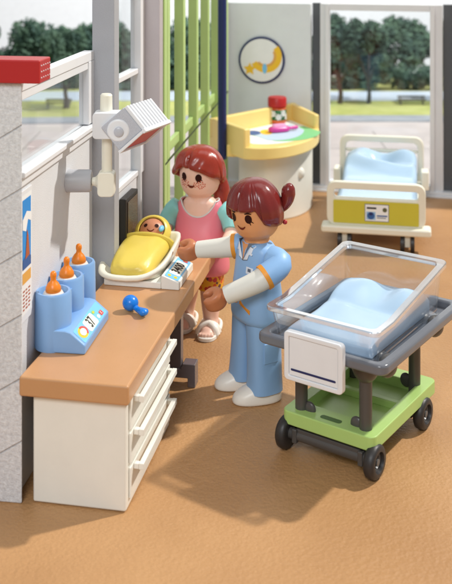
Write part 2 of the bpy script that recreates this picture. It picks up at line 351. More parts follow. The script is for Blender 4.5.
for k in range(70):
    x = -62 + k * 1.8; crown_bm(bm, (x + rnd.uniform(-0.8, 0.8), 97.8 + rnd.uniform(0, 1.6), rnd.uniform(0.2, 1.0)), 2.0, 0.9, rnd.uniform(0.9, 1.7), 700, 0.24, 7)
o = obj('far_woods', bm, M['foliage']); tag(o, 'bank of blurred trees along the far side of the lake', 'woods', kind='stuff')
def bench(x, y, L, label):
    t = thing('park_bench', label, 'bench', (x, y, -0.3), 0, 'timber benches at the lake')
    b = bmesh.new(); box(b, -L / 2, L / 2, -0.25, 0.25, 0.42, 0.52); obj('seat', b, M['timber'], t, 0.02)
    b = bmesh.new(); box(b, -L / 2, L / 2, 0.28, 0.36, 0.6, 0.78); obj('backrest', b, M['timber'], t, 0.02)
    for s in (-1, 1):
        b = bmesh.new(); box(b, s * L * 0.4 - 0.06, s * L * 0.4 + 0.06, -0.22, 0.32, 0, 0.42); box(b, s * L * 0.4 - 0.06, s * L * 0.4 + 0.06, 0.26, 0.279, 0.42, 0.78); obj('leg', b, M['timber'], t)
bench(17.3, 89.4, 2.6, 'low grey timber bench on the lawn seen through the big window')
bench(-15.3, 87.6, 2.4, 'low grey timber bench on the lawn seen through the left window')

# ------------------------------------------------------------------ walls
WH, WT = 11.2, 13.6
def plan(p0, p1):
    d = Vector((p1[0] - p0[0], p1[1] - p0[1])); return math.degrees(math.atan2(d.y, d.x)), d.length
# stone pillar at the front
t = thing('stone_pillar', 'rough grey stone block pillar at the front end of the left wall', 'pillar', (-5.42, 25.55, 0), -8)
b = bmesh.new(); prism(b, [(-7, 0), (0, 0), (-0.3, 0.5), (-7, 0.5)], 0, WH); obj('pillar_block', b, M['stone'], t, 0.05)
# window wall
p0, p1 = (-5.62, 25.95), (-4.60, 33.1); a, L = plan(p0, p1)
t = thing('window_wall', 'pale grey side wall with a wide low window behind the desk', 'wall', (p0[0], p0[1], 0), a)
t['kind'] = 'thing'
b = bmesh.new(); box(b, 0, L, 0, 0.3, 0, 8.55); obj('wall_panel', b, M['wall'], t, 0.02)
b = bmesh.new()
box(b, 0, L, -0.06, 0.3, 10.88, WH); box(b, L - 0.62, L, -0.06, 0.3, 8.75, 10.88); box(b, 0, 0.12, -0.06, 0.3, 8.75, 10.88)
box(b, 0, L, -0.02, 0.34, 10.62, 10.875)
obj('window_frame', b, M['white'], t, 0.03)
b = bmesh.new(); box(b, 0, L, -0.2, 0.34, 8.553, 8.72); box(b, 0, L, -0.1, -0.003, 8.3, 8.55); obj('window_sill', b, M['white'], t, 0.04)
b = bmesh.new(); box(b, 0.12, L - 0.62, 0.14, 0.18, 8.72, 10.62); obj('window_pane', b, M['glass'], t)
# red roof slab on the wall
b = bmesh.new(); box(b, -8, 0.55, -0.2, 0.7, 0, 0.62)
t = thing('roof_slab', 'glossy red roof slab lying on top of the stone pillar', 'roof slab', (-5.42, 25.55, WH + 0.01), -8)
obj('slab', b, M['red'], t, 0.04)
b = bmesh.new()
for k in range(3):
    for j in range(5): ball(b, (0.56, -0.08 + j * 0.17, 0.15 + k * 0.16), 0.018, 0.018, 0.018, 8)
obj('stud', b, M['white'], t)
# first column
t = thing('grey_column', 'flat grey column between the wide window and the narrow window', 'column', (-4.62, 33.1, 0), -9); t['kind'] = 'thing'
b = bmesh.new(); box(b, 0, 0.80, 0, 0.62, 0, WT); obj('shaft', b, M['column'], t, 0.04)
# narrow window wall
p0, p1 = (-3.93, 33.75), (-3.25, 37.6); a, L = plan(p0, p1)
t = thing('narrow_window_wall', 'slim pale wall piece with a tall narrow window between two columns', 'wall', (p0[0], p0[1], 0), a); t['kind'] = 'thing'
b = bmesh.new(); box(b, 0, L, 0, 0.3, 0, 6.0); obj('wall_panel', b, M['wall'], t, 0.02)
b = bmesh.new(); box(b, 0, 0.22, -0.08, 0.3, 6.003, WT); box(b, L - 0.75, L, -0.08, 0.3, 6.003, WT); box(b, 0.22, L - 0.75, -0.06, 0.28, 6.003, 6.2); box(b, 0.22, L - 0.75, -0.06, 0.28, 9.9, 10.1); box(b, 0.22, L - 0.75, -0.06, 0.28, WT - 0.3, WT)
box(b, L - 0.9, L - 0.753, -0.16, 0.2, 0.0, WT)
obj('window_frame', b, M['white'], t, 0.03)
b = bmesh.new(); box(b, 0.22, L - 0.9, 0.1, 0.14, 6.2, 9.9); box(b, 0.22, L - 0.9, 0.1, 0.14, 10.1, WT - 0.3); obj('window_pane', b, M['glass'], t)
t2 = thing('wall_screen', 'small dark screen in a black frame mounted below the narrow window', 'wall screen', (p0[0], p0[1], 0), a)
b = bmesh.new(); box(b, 0.55, 2.15, -0.28, -0.01, 4.1, 5.75); obj('casing', b, M['black'], t2, 0.04)
b = bmesh.new(); box(b, 0.72, 1.98, -0.31, -0.283, 4.25, 5.6); obj('display', b, M['screen'], t2, 0.01)
# second column
t = thing('grey_column', 'warm grey column between the narrow window and the lime green gate', 'column', (-3.28, 37.6, 0), -9); t['kind'] = 'thing'
b = bmesh.new(); box(b, 0, 0.70, 0, 0.6, 0, WT); obj('shaft', b, M['columnwarm'], t, 0.04)
# green gate
GX, GY, GK = -2.58, 38.2, 0.1378
t = thing('green_gate', 'lime green barred gate with a middle rail and thin dark rod behind the woman', 'gate', (GX, GY, 0), math.degrees(math.atan2(1, GK)))
gl = math.hypot(1, GK)
b = bmesh.new(); box(b, 0.1, 18.6 * gl, 0.06, 0.24, 6.12, 6.55); box(b, 0.1, 18.6 * gl, -0.05, 0.22, WT - 0.45, WT); box(b, 0.1, 18.6 * gl, -0.05, 0.22, 0.02, 0.5); obj('rail', b, M['green'], t, 0.03)
b = bmesh.new(); box(b, 0.1, 18.6 * gl, -0.16, -0.122, 6.02, 6.10); obj('groove', b, M['greenline'], t)
b = bmesh.new(); box(b, 0.0, 0.55, -0.15, 0.33, 0, WT); obj('post', b, M['green'], t, 0.04)
for k in range(6):
    u = (39.2 + 3.5 * k - GY) * gl
    b = bmesh.new(); box(b, u - 0.26, u + 0.26, -0.12, 0.30, 0.503, WT - 0.453); obj('bar', b, M['green'], t, 0.03)
# back wall
BX, BY, BA = 0.0, 58.95, -12.5
t = thing('back_wall', 'cool grey back wall panel behind the changing unit', 'wall', (BX, BY, 0), BA); t['kind'] = 'thing'
b = bmesh.new(); box(b, -0.9, 5.28, -0.35, 0.2, 0, WH); obj('wall_panel', b, M['wallback'], t, 0.05)
b = bmesh.new(); box(b, -0.9, 5.25, -0.52, -0.353, 0, 0.4); obj('skirting', b, M['white'], t, 0.03)
t = thing('window_bay', 'white framed floor-length window with dark side recesses behind the bed', 'window', (BX, BY, 0), BA); t['kind'] = 'thing'
for x0_, x1_ in ((5.30, 5.80), (13.0, 13.8)):
    b = bmesh.new(); box(b, x0_, x1_, 0.25, 0.5, 0, WH); obj('recess', b, M['recess'], t)
for x0_, x1_ in ((5.803, 6.12), (12.52, 12.98)):
    b = bmesh.new(); box(b, x0_, x1_, -0.12, 0.5, 0, WH); obj('column', b, M['wall'], t, 0.04)
b = bmesh.new(); box(b, 6.123, 6.36, -0.25, 0.42, 0, WH); box(b, 12.25, 12.517, -0.25, 0.42, 0, WH); box(b, 6.36, 12.25, -0.2, 0.4, 10.8, WH); box(b, 6.36, 12.25, -0.2, 0.4, 0.32, 0.62)
obj('window_frame', b, M['white'], t, 0.03)
b = bmesh.new(); box(b, 5.3, 13.8, -0.45, 0.24, 0, 0.14); box(b, 5.3, 13.8, -0.32, 0.24, 0.143, 0.315); obj('window_sill', b, M['white'], t, 0.03)
b = bmesh.new(); box(b, 6.36, 12.25, 0.1, 0.15, 0.62, 10.8); obj('window_pane', b, M['glass'], t)
t = thing('end_wall', 'grey wall edge at the far right beyond the big window', 'wall', (BX, BY, 0), BA); t['kind'] = 'thing'
b = bmesh.new(); box(b, 13.82, 22, -0.3, 0.3, 0, WH); obj('wall_panel', b, M['columnwarm'], t, 0.05)
# oval moon sign
t = thing('moon_sign', 'round white sign with a navy rim, yellow moon and star on the back wall', 'wall sign', (BX, BY, 0), BA)
b = bmesh.new(); mt = Matrix.Translation((2.3, -0.36, 7.75)) @ Matrix.Rotation(R(90), 4, 'X')
lathe(b, [(0, 0), (1.42, 0), (1.42, 0.1), (1.30, 0.12), (0, 0.12)], n=48, mat=mt); obj('rim', b, M['navy'], t, 0.0)
P = Print((2.3, -0.485, 7.75), (1, 0, 0), (0, 0, 1)); P.disc(0, 0, 1.29, 1.29, M['paper'], 0, 40)
P.arc(0.25, 0.25, 0.62, 1.0, -150, 40, M['moon'], 1); P.arc(0.25, 0.25, 0.5, 0.66, -140, 30, M['sand'], 2)
st = [(-0.72 + (0.4 if i % 2 == 0 else 0.2) * math.sin(PI * i / 5), -0.55 + (0.4 if i % 2 == 0 else 0.2) * math.cos(PI * i / 5)) for i in range(10)]
P.poly(st, M['moon'], 3); P.disc(0.2, -0.5, 0.14, 0.3, M['label'], 3); P.build('picture', t)

# ------------------------------------------------------------------ poster and wall lamp
aW = plan((-5.62, 25.95), (-4.60, 33.1))[0]
t = thing('wall_poster', 'narrow holiday poster with blue sky print on the wall beside the pillar', 'poster', (-5.62, 25.95, 0), aW)
b = bmesh.new(); box(b, 0.05, 0.98, -0.05, -0.002, 4.55, 8.15); obj('board', b, M['white'], t, 0.01)
P = Print((0.5, -0.052, 6.35), (1, 0, 0), (0, 0, 1))
P.rect(-0.36, 0.4, -1.6, 1.68, M['paper'], 0); P.rect(-0.32, 0.34, -0.35, 1.55, M['sky_print'], 1)
P.poly([(-0.32, 0.75), (-0.05, 0.65), (0.1, 0.95), (0.34, 0.85), (0.34, 1.1), (0.0, 1.2), (-0.32, 1.02)], M['paper'], 2); P.poly([(-0.12, -0.1), (0.22, -0.05), (0.12, 0.5), (0.02, 0.7), (-0.05, 0.25)], M['sienna'], 3)
P.poly([(-0.32, -0.35), (0.34, -0.35), (0.34, -0.12), (0.05, 0.02), (-0.32, -0.08)], M['emblem'], 2); P.rect(-0.32, 0.34, -0.75, -0.45, M['sand'], 1)
for k in range(6):
    for j in range(3): P.rect(-0.28 + j * 0.21, -0.28 + j * 0.21 + 0.15 - 0.03 * ((k + j) % 2), -0.98 - k * 0.1, -0.93 - k * 0.1, M['sienna'], 1)
P.build('picture', t)

t = thing('wall_lamp', 'white adjustable examination lamp with a slatted head and red lens on the wall', 'wall lamp', (-4.99, 30.33, 7.40), 0)
def L3(*p): return tuple(Vector(p) - Vector((-4.95, 29.9, 7.5)))
b = bmesh.new(); tube(b, [L3(-5.0, 29.9, 7.5), L3(-4.26, 29.9, 7.5), L3(-4.2, 29.9, 7.5)], [0.36, 0.35, 0.31], 28); obj('wall_mount', b, M['knob'], t, 0.0, angle=40)
b = bmesh.new(); tube(b, [L3(-4.2, 29.9, 7.48), L3(-4.08, 29.9, 7.48), L3(-3.98, 29.9, 7.48), L3(-3.9, 29.9, 7.48)], [0.13, 0.14, 0.24, 0.24], 20)
prism(b, rrect(-0.28, 0.26, -0.42, 0.36, 0.14), -0.24, 0.24, mat=Matrix.Translation(L3(-3.72, 29.9, 7.46)) @ Matrix.Rotation(R(90), 4, 'X')); obj('lower_joint', b, M['ivory'], t, 0.05)
b = bmesh.new(); tube(b, [L3(-3.72, 29.9, 7.5), L3(-3.72, 29.9, 9.05)], 0.165, 22); tube(b, [L3(-3.74, 29.9, 9.6), L3(-3.74, 29.9, 10.2), L3(-3.74, 29.9, 10.25)], [0.2, 0.19, 0.15], 22); obj('arm', b, M['ivory'], t, 0.0)
b = bmesh.new(); prism(b, rrect(-0.36, 0.95, -0.46, 0.36, 0.12), -0.3, 0.3, mat=Matrix.Translation(L3(-3.76, 29.75, 9.36)) @ Matrix.Rotation(R(90), 4, 'X'))
lathe(b, [(0, -0.02), (0.36, -0.02), (0.36, 0.12), (0.32, 0.16), (0, 0.16)], n=30, mat=Matrix.Translation(L3(-3.3, 29.45, 9.2)) @ Matrix.Rotation(R(90), 4, 'X'))
obj('upper_joint', b, M['white'], t, 0.05)
b = bmesh.new(); lathe(b, [(0, 0), (0.15, 0), (0.15, 0.05), (0.12, 0.07), (0, 0.07)], n=20, mat=Matrix.Translation(L3(-3.28, 29.29, 9.17)) @ Matrix.Rotation(R(90), 4, 'X')); obj('screw', b, M['lampgrey'], t)
A0 = Vector(L3(-3.1, 29.35, 9.95)); W = Vector((0.66, 1.44, 0.0)); U = Vector((0.62, -0.04, -0.76)); V = Vector((-0.75, -0.02, -0.66))
def hp(u, v, w): return A0 + U * u + V * v + W * w
def hbox(b, u0, u1, v0, v1, w0, w1):
    vs = [b.verts.new(hp(u, v, ww)) for u in (u0, u1) for v in (v0, v1) for ww in (w0, w1)]
    for q in ((0, 1, 3, 2), (4, 6, 7, 5), (0, 4, 5, 1), (2, 3, 7, 6), (0, 2, 6, 4), (1, 5, 7, 3)): b.faces.new([vs[i] for i in q])
b = bmesh.new(); hbox(b, 0, 0.93, 0.06, 1.0, 0, 1); obj('lamp_head', b, M['lampgrey'], t, 0.04)
b = bmesh.new()
for k in range(9): hbox(b, 0.02, 0.95, -0.05, 0.058, 0.02 + k * 0.115, 0.075 + k * 0.115)
obj('grille', b, M['white'], t, 0.015)
b = bmesh.new(); hbox(b, 0.93, 1.06, -0.06, 0.06, -0.03, 1.03); hbox(b, 0.932, 1.03, 0.063, 1.02, -0.03, 0.02); hbox(b, 0.932, 1.03, 0.063, 1.02, 0.98, 1.03); hbox(b, 0.932, 1.03, 0.96, 1.02, 0.022, 0.978); obj('lens_rim', b, M['white'], t, 0.02)
b = bmesh.new(); hbox(b, 0.933, 0.97, 0.063, 0.957, 0.022, 0.978); obj('lens', b, M['lampred'], t)

# ------------------------------------------------------------------ changing unit in the corner
TZ = 4.3
A_, B_, C_, D_ = Vector((-0.95, 52.6)), Vector((4.0, 57.75)), Vector((5.3, 54.6)), Vector((0.95, 49.5))
front = []
ctrl = [D_, Vector((2.6, 48.9)), Vector((5.0, 50.6)), C_]
for i in range(13):
    s = i / 12; front.append(((1 - s) ** 3) * ctrl[0] + 3 * s * (1 - s) ** 2 * ctrl[1] + 3 * s * s * (1 - s) * ctrl[2] + s ** 3 * ctrl[3])
t = thing('changing_unit', 'pastel yellow baby changing tray on a curved white cabinet in the corner', 'changing table', (2.6, 53.2, 0), 0)
def loc2(p): return (p.x - 2.6, p.y - 53.2)
outline = [loc2(p) for p in front] + [loc2(B_), loc2(A_)]
cen = Vector((0.05, 0.0))
def shrink(pts, k): return [((x - cen.x) * k + cen.x, (y - cen.y) * k + cen.y) for x, y in pts]
b = bmesh.new(); prism(b, outline, TZ - 0.62, TZ); obj('tray', b, M['yellow'], t, 0.07, angle=50)
def wallstrip(b, p, q, th, z0, z1a, z1b):
    p, q = Vector(loc2(p)), Vector(loc2(q)); d = (q - p).normalized(); n = Vector((d.y, -d.x)) * th
    if (p + n - cen).length > (p - cen).length: n = -n
    o_ = n.normalized() * 0.014; p = p - o_; q = q - o_
    vs = [b.verts.new((v.x, v.y, z)) for v, z in ((p, z0), (q, z0), (q + n, z0), (p + n, z0), (p, z1a), (q, z1b), (q + n, z1b), (p + n, z1a))]
    for f in ((0, 3, 2, 1), (4, 5, 6, 7), (0, 1, 5, 4), (1, 2, 6, 5), (2, 3, 7, 6), (3, 0, 4, 7)): b.faces.new([vs[i] for i in f])
b = bmesh.new(); wallstrip(b, A_, B_, 0.35, TZ - 0.56, TZ + 0.95, TZ + 0.95); obj('back_rim', b, M['yellow'], t, 0.09, angle=50)
b = bmesh.new(); wallstrip(b, B_ + (C_ - B_) * 0.12, C_, 0.3, TZ - 0.55, TZ + 0.95, TZ + 0.78); obj('side_rim', b, M['yellow'], t, 0.09, angle=50)
b = bmesh.new(); wallstrip(b, A_ + (D_ - A_) * 0.1, D_, 0.4, TZ - 0.565, TZ + 1.0, TZ + 0.95); obj('side_rim', b, M['yellow'], t, 0.09, angle=50)
pad = shrink(outline, 0.8)
P = Print((0.1, 0.15, TZ), (1, 0, 0), (0, 1, 0)); P.poly(pad, M['paper'], 0)
P.poly([(x * 0.62 + 0.9, y * 0.5 - 0.4) for x, y in outline], M['mint'], 1); P.poly([(x * 0.5 + 0.35, y * 0.55) for x, y in outline], plastic('pad_blue', (190, 214, 232), 0.45), 2)
P.disc(-1.2, -0.1, 0.42, 0.62, M['emblem'], 3); P.disc(-0.45, 0.1, 0.36, 0.7, M['moon'], 3); P.disc(-0.05, 0.35, 0.3, 0.4, M['paper'], 4); P.build('pad_print', t)
b = bmesh.new(); cab = shrink(outline, 0.68); cab = [(x + 0.5, y + 0.8) for x, y in cab]; prism(b, cab, 0.0, TZ - 0.62); obj('cabinet', b, M['cream'], t, 0.06, angle=50)
kx, ky = 295.5, 181
b = bmesh.new(); ball(b, (1.42, -0.78, 2.3), 0.28, 0.26, 0.32); obj('door_knob', b, M['cream'], t)
b = bmesh.new(); box(b, -2.56, -1.95, -2.5, -1.9, TZ - 0.75, TZ - 0.1); obj('bracket', b, M['yellow'], t, 0.05)
b = bmesh.new(); tube(b, [(0, 0, 0), (0, 0, 10)], 0.235, 18)
o = obj('mobile_pole', b, M['navy']); o.location = (-0.2, 50.95, 3.4); tag(o, 'navy blue upright pole clipped to the side of the yellow changing tray', 'pole')
# jar and brush on the tray
t = thing('cream_jar', 'small jar with red lid and daisy label standing on the changing tray', 'jar', (3.0, 56.3, TZ + 0.015), 0)
b = bmesh.new(); lathe(b, [(0, 0), (0.46, 0), (0.52, 0.06), (0.53, 0.85), (0.45, 0.92), (0, 0.92)]); obj('body', b, M['jarbody'], t, angle=50)
b = bmesh.new(); lathe(b, [(0.0, 0.93), (0.5, 0.93), (0.55, 0.97), (0.55, 1.42), (0.5, 1.5), (0, 1.5)]); obj('lid', b, M['red'], t, angle=50)
b = bmesh.new(); lathe(b, [(0.535, 0.2), (0.54, 0.2), (0.54, 0.8), (0.535, 0.8)], mi=0)
for a_, z_ in ((-120, 0.58), (-84, 0.40), (-50, 0.6), (-152, 0.36), (-20, 0.38)):
    for k in range(7):
        q = 2 * PI * k / 7; rr = 0.16
        def cp(da, dz): return (0.547 * math.cos(R(a_) + da / 0.54), 0.547 * math.sin(R(a_) + da / 0.54), z_ + dz)
        f = b.faces.new([b.verts.new(cp(*p)) for p in ((0, 0), (rr * math.cos(q - 0.35), rr * math.sin(q - 0.35)), (rr * 1.25 * math.cos(q), rr * 1.25 * math.sin(q)), (rr * math.cos(q + 0.35), rr * math.sin(q + 0.35)))]); f.material_index = 1
obj('label', b, [M['leaf'], M['paper']], t, angle=180)
t = thing('toy_brush', 'small magenta hair brush lying on the changing tray', 'brush', (2.95, 53.5, TZ + 0.05), 25)
b = bmesh.new(); stack(b, [(0, 0.55, 0.26), (0.05, 0.62, 0.3), (0.2, 0.62, 0.3), (0.26, 0.55, 0.24)], 24, 3); obj('brush_head', b, M['magenta'], t)
b = bmesh.new(); tube(b, [(0.5, 0, 0.13), (0.8, 0, 0.13), (1.15, 0.05, 0.13), (1.22, 0.05, 0.13)], [0.1, 0.09, 0.11, 0.06], 12); obj('handle', b, M['magenta'], t)
b = bmesh.new()
stack(b, [(0.25, 0.44, 0.18), (0.4, 0.4, 0.15)], 20, 3)
obj('bristle_pad', b, plastic('brush_pink', (240, 170, 214), 0.5), t)

# ------------------------------------------------------------------ hospital bed
bed = thing('hospital_bed', 'ivory hospital bed with a mustard footboard panel below the big window', 'bed', (7.22, 46.3, 0), -11)
def framebar(b, x0, x1, z0, z1, r, y, th, n=5):
    prism(b, rrect(x0, x1, z0, z1, r, n), 0, th, mat=Matrix.Translation((0, y + th, 0)) @ Matrix.Rotation(R(90), 4, 'X'))
def ringframe(b, o, i, y, th):
    """flat board between an outer and an inner outline, both in x-z"""
    n = len(o); V4 = []
    for pts in (o, i):
        for yy in (y, y + th): V4.append([b.verts.new((x, yy, z)) for x, z in pts])
    of, ob, jf, jb = V4
    for k in range(n):
        m = (k + 1) % n
        for q in ((of[k], of[m], jf[m], jf[k]), (ob[m], ob[k], jb[k], jb[m]), (of[m], of[k], ob[k], ob[m]), (jf[k], jf[m], jb[m], jb[k])): b.faces.new(q)
b = bmesh.new(); ringframe(b, rrect(-2.36, 2.36, 1.15, 3.28, 0.42), rrect(-2.02, 2.02, 2.52, 2.92, 0.14), 0, 0.34); obj('footboard', b, M['ivory'], bed, 0.07, angle=50)
b = bmesh.new(); framebar(b, -2.04, 2.04, 1.3, 2.4, 0.06, -0.04, 0.036); o = obj('footboard_panel', b, M['mustard'], bed, 0.01)
P = Print((0.05, -0.042, 1.86), (1, 0, 0), (0, 0, 1)); P.rect(-0.58, 0.58, -0.42, 0.42, M['print'], 0); P.rect(-0.55, 0.55, -0.39, 0.39, M['paper'], 1)
P.rect(-0.48, -0.02, 0.18, 0.27, M['ink'], 2); P.rect(-0.5, -0.06, -0.33, 0.05, plastic('pale_blue_print', (150, 190, 226), 0.5), 2); P.disc(-0.28, -0.14, 0.18, 0.18, M['emblem'], 3)
P.disc(-0.28, -0.06, 0.09, 0.07, M['navy'], 4); P.disc(0.38, 0.16, 0.11, 0.11, plastic('seal_olive', (92, 92, 60), 0.5), 2); P.rect(0.0, 0.5, -0.17, -0.1, M['emblem'], 2); P.rect(0.0, 0.44, -0.25, -0.21, M['print'], 2); P.build('sign', bed)
b = bmesh.new(); box(b, -2.62, 2.62, -0.3, 0.62, 0.85, 1.22); obj('foot_ledge', b, M['ivory'], bed, 0.12, angle=50)
b = bmesh.new(); ringframe(b, rrect(-2.36, 2.36, 1.2, 3.85, 0.5), rrect(-2.02, 2.02, 1.6, 3.5, 0.3), 8.5, 0.32); box(b, -2.02, 2.02, 8.56, 8.74, 2.9, 3.1); obj('headboard', b, M['ivory'], bed, 0.08, angle=50)
b = bmesh.new(); box(b, -2.2, 2.2, 0.63, 8.49, 0.95, 1.4); box(b, 2.2, 2.62, 7.2, 8.2, 1.2, 2.2); box(b, -2.62, -2.2, 7.2, 8.2, 1.2, 2.2); obj('bed_frame', b, M['ivory'], bed, 0.06)
def caster(x, y):
    b = bmesh.new(); box(b, x - 0.13, x + 0.13, y - 0.15, y + 0.15, 0.25, 0.9); o = obj('caster', b, M['ivory'], bed, 0.03)
    for s in (-0.24, 0.24):
        b = bmesh.new(); tube(b, [(x + s - 0.1, y, 0.42), (x + s - 0.08, y, 0.42), (x + s + 0.08, y, 0.42), (x + s + 0.1, y, 0.42)], [0.36, 0.42, 0.42, 0.36], 24); obj('wheel', b, M['tyre'], o, angle=50)
for x in (-1.5, 1.5):
    for y in (0.2, 8.2): caster(x, y)
def bedding(name, x0, x1, y0, y1, zb, fn, label, cat, loc, rot, m, nx=40, ny=64, edge=0.3):
    b = bmesh.new(); g = []
    for j in range(ny + 1):
        row = []
        for i in range(nx + 1):
            u, v = i / nx, j / ny; x = x0 + (x1 - x0) * u; y = y0 + (y1 - y0) * v
            d = min(x - x0, x1 - x, y - y0, y1 - y); k = min(1, d / edge); k = math.sqrt(max(0, 1 - (1 - k) ** 2))
            z = fn(u, v); z = z - (1 - k) * edge * 0.9
            row.append(b.verts.new((x, y, z)))
        g.append(row)
    for j in range(ny):
        for i in range(nx): b.faces.new((g[j][i], g[j][i + 1], g[j + 1][i + 1], g[j + 1][i]))
    rim = g[0][:] + [r[-1] for r in g[1:]] + g[-1][-2::-1] + [r[0] for r in g[-2:0:-1]]
    low = [b.verts.new((v.co.x, v.co.y, zb)) for v in rim]; n = len(rim)
    for k in range(n): b.faces.new((rim[k], low[k], low[(k + 1) % n], rim[(k + 1) % n]))
    b.faces.new(low); o = obj(name, b, m, angle=70); o.location = loc; o.rotation_euler = (0, 0, R(rot)); tag(o, label, cat); return o
def bump(x, c, s): return math.exp(-((x - c) / s) ** 2)
def bedf(u, v):
    z = 2.42 + 0.02 * math.sin(9 * v)
    p = 1 / (1 + math.exp(-(v - 0.62) * 26))
    z += p * (0.44 + 0.07 * abs(math.sin(13 * v + 3 * u)) + 0.36 * bump(u, 0.2, 0.15) * bump(v, 0.88, 0.1) + 0.28 * bump(u, 0.8, 0.18) * bump(v, 0.9, 0.1) - 0.3 * bump(u, 0.5, 0.16) * bump(v, 0.84, 0.1) + 0.17 * math.sin(26 * v + 4 * u) * bump(u, 0.5, 0.42) + 0.08 * math.sin(9 * u + 6 * v))
    return z
bedding('bed_sheet', -1.98, 1.98, 0.45, 8.4, 1.41, bedf, 'glossy light blue mattress and puffed blanket lying on the hospital bed', 'bedding', (7.22, 46.3, 0), -11, M['sheet'])

# ------------------------------------------------------------------ desk with drawers
DO, DR = (-2.62, 25.14), -10.8
desk = thing('desk', 'cream drawer cabinet desk with a long tan countertop on one dark leg', 'desk', (DO[0], DO[1], 0), DR)
b = bmesh.new(); box(b, -2.89, 0.133, -0.22, 11.2, 2.9, 3.43); obj('countertop', b, M['counter'], desk, 0.07)
b = bmesh.new(); box(b, -2.58, 0, 0, 4.62, 0.02, 2.895); obj('cabinet', b, M['cream'], desk, 0.06)
for zt in (2.86, 1.97, 1.06):
    b = bmesh.new(); box(b, 0.002, 0.06, 0.25, 4.5, zt - 0.82, zt); d = obj('drawer', b, M['cream'], desk, 0.025)
    b = bmesh.new(); box(b, 0.2, 0.34, 0.5, 4.25, zt - 0.17, zt); box(b, 0.062, 0.2, 0.5, 0.66, zt - 0.16, zt - 0.01); box(b, 0.062, 0.2, 4.09, 4.25, zt - 0.16, zt - 0.01); obj('handle', b, M['cream'], d, 0.02)
b = bmesh.new(); box(b, -0.70, -0.26, 7.25, 7.62, 0.3, 2.895); lg = obj('leg', b, M['dark'], desk, 0.03)
b = bmesh.new(); prism(b, [(-1.35, 0), (-1.05, 0), (-1.05, 0.3), (-0.02, 0.3), (-0.02, 0), (0.24, 0), (0.24, 0.78), (-0.2, 0.78), (-0.2, 0.72), (-0.25, 0.66), (-0.25, 0.6), (-1.35, 0.6)], 0, 0.5, mat=Matrix.Translation((0, 7.18 + 0.5, 0)) @ Matrix.Rotation(R(90), 4, 'X')); obj('foot', b, M['dark'], lg, 0.03)

# bottle warmer
CT = 3.432
bw = thing('bottle_warmer', 'baby blue bottle warmer with three tubes and a temperature display on the desk', 'bottle warmer', (-4.93, 27.42, CT), -8)
b = bmesh.new()
for k in range(3):
    lathe(b, [(0, 0), (0.52, 0), (0.53, 0.05), (0.51, 1.52), (0.48, 1.58), (0.42, 1.58), (0.385, 1.5), (0.37, 0.7), (0, 0.7)], (0, 1.25 * k, 0), 36)
for k in range(2): box(b, -0.3, 0.3, 0.35 + 1.25 * k, 0.9 + 1.25 * k, 0.02, 1.35)
obj('tube_block', b, M['blue'], bw, angle=50)
b = bmesh.new(); prism(b, [(-0.2, 0), (1.08, 0), (1.08, 0.26), (0.66, 0.60), (0.5, 0.64), (-0.2, 0.64)], 0, 2.55, mat=Matrix.Translation((0, 2.05, 0)) @ Matrix.Rotation(R(90), 4, 'X')); obj('console', b, M['blue'], bw, 0.05)
P = Print((0.875, 0.78, 0.426), (0, 1, 0), (-0.42, 0, 0.34)); P.rect(-1.16, 1.14, -0.23, 0.24, M['label'], 0, 0.05)
P.rect(-0.45, 0.36, -0.2, 0.18, M['lcd'], 1, 0.09); P.text('37', 0.44, -0.05, -0.01, M['ink'], 2, 0.8)
P.disc(-0.78, 0.0, 0.30, 0.17, M['moon'], 1); P.arc(-0.78, 0.0, 0.2, 0.30, 90, -60, plastic('dial_red', (214, 78, 66), 0.5), 2, sy=0.58); P.disc(-0.78, 0.0, 0.19, 0.105, M['paper'], 3)
P.rect(0.72, 0.95, -0.17, -0.02, plastic('icon_red', (206, 70, 60), 0.5), 1, 0.03); P.text('C', 0.12, 0.83, -0.095, M['paper'], 2); P.disc(0.56, -0.1, 0.09, 0.06, M['paper'], 1); P.disc(0.5, 0.1, 0.12, 0.06, M['mint'], 1); P.disc(0.5, 0.1, 0.06, 0.03, M['moon'], 2)
P.build('display_label', bw)
dirw = Matrix.Rotation(R(-8), 3, 'Z')
for k, lab in enumerate(('baby bottle with orange teat in the front tube of the blue warmer', 'baby bottle with orange teat in the middle tube of the blue warmer', 'baby bottle with orange teat in the rear tube of the blue warmer')):
    p = Vector((-4.93, 27.42, CT)) + dirw @ Vector((0, 1.25 * k, 0.705)); t = thing('baby_bottle', lab, 'baby bottle', p, 12 * k, 'bottles in the warmer')
    b = bmesh.new(); lathe(b, [(0, 0), (0.3, 0), (0.32, 0.05), (0.32, 0.74), (0.26, 0.84), (0, 0.84)]); obj('bottle_body', b, M['bottlewhite'], t, angle=50)
    b = bmesh.new(); lathe(b, [(0, 0.845), (0.21, 0.845), (0.225, 0.88), (0.215, 0.97), (0.15, 1.08), (0.09, 1.14), (0.075, 1.2), (0.095, 1.28), (0.088, 1.36), (0.05, 1.41), (0, 1.42)], n=24); obj('teat', b, M['orange'], t, angle=60)

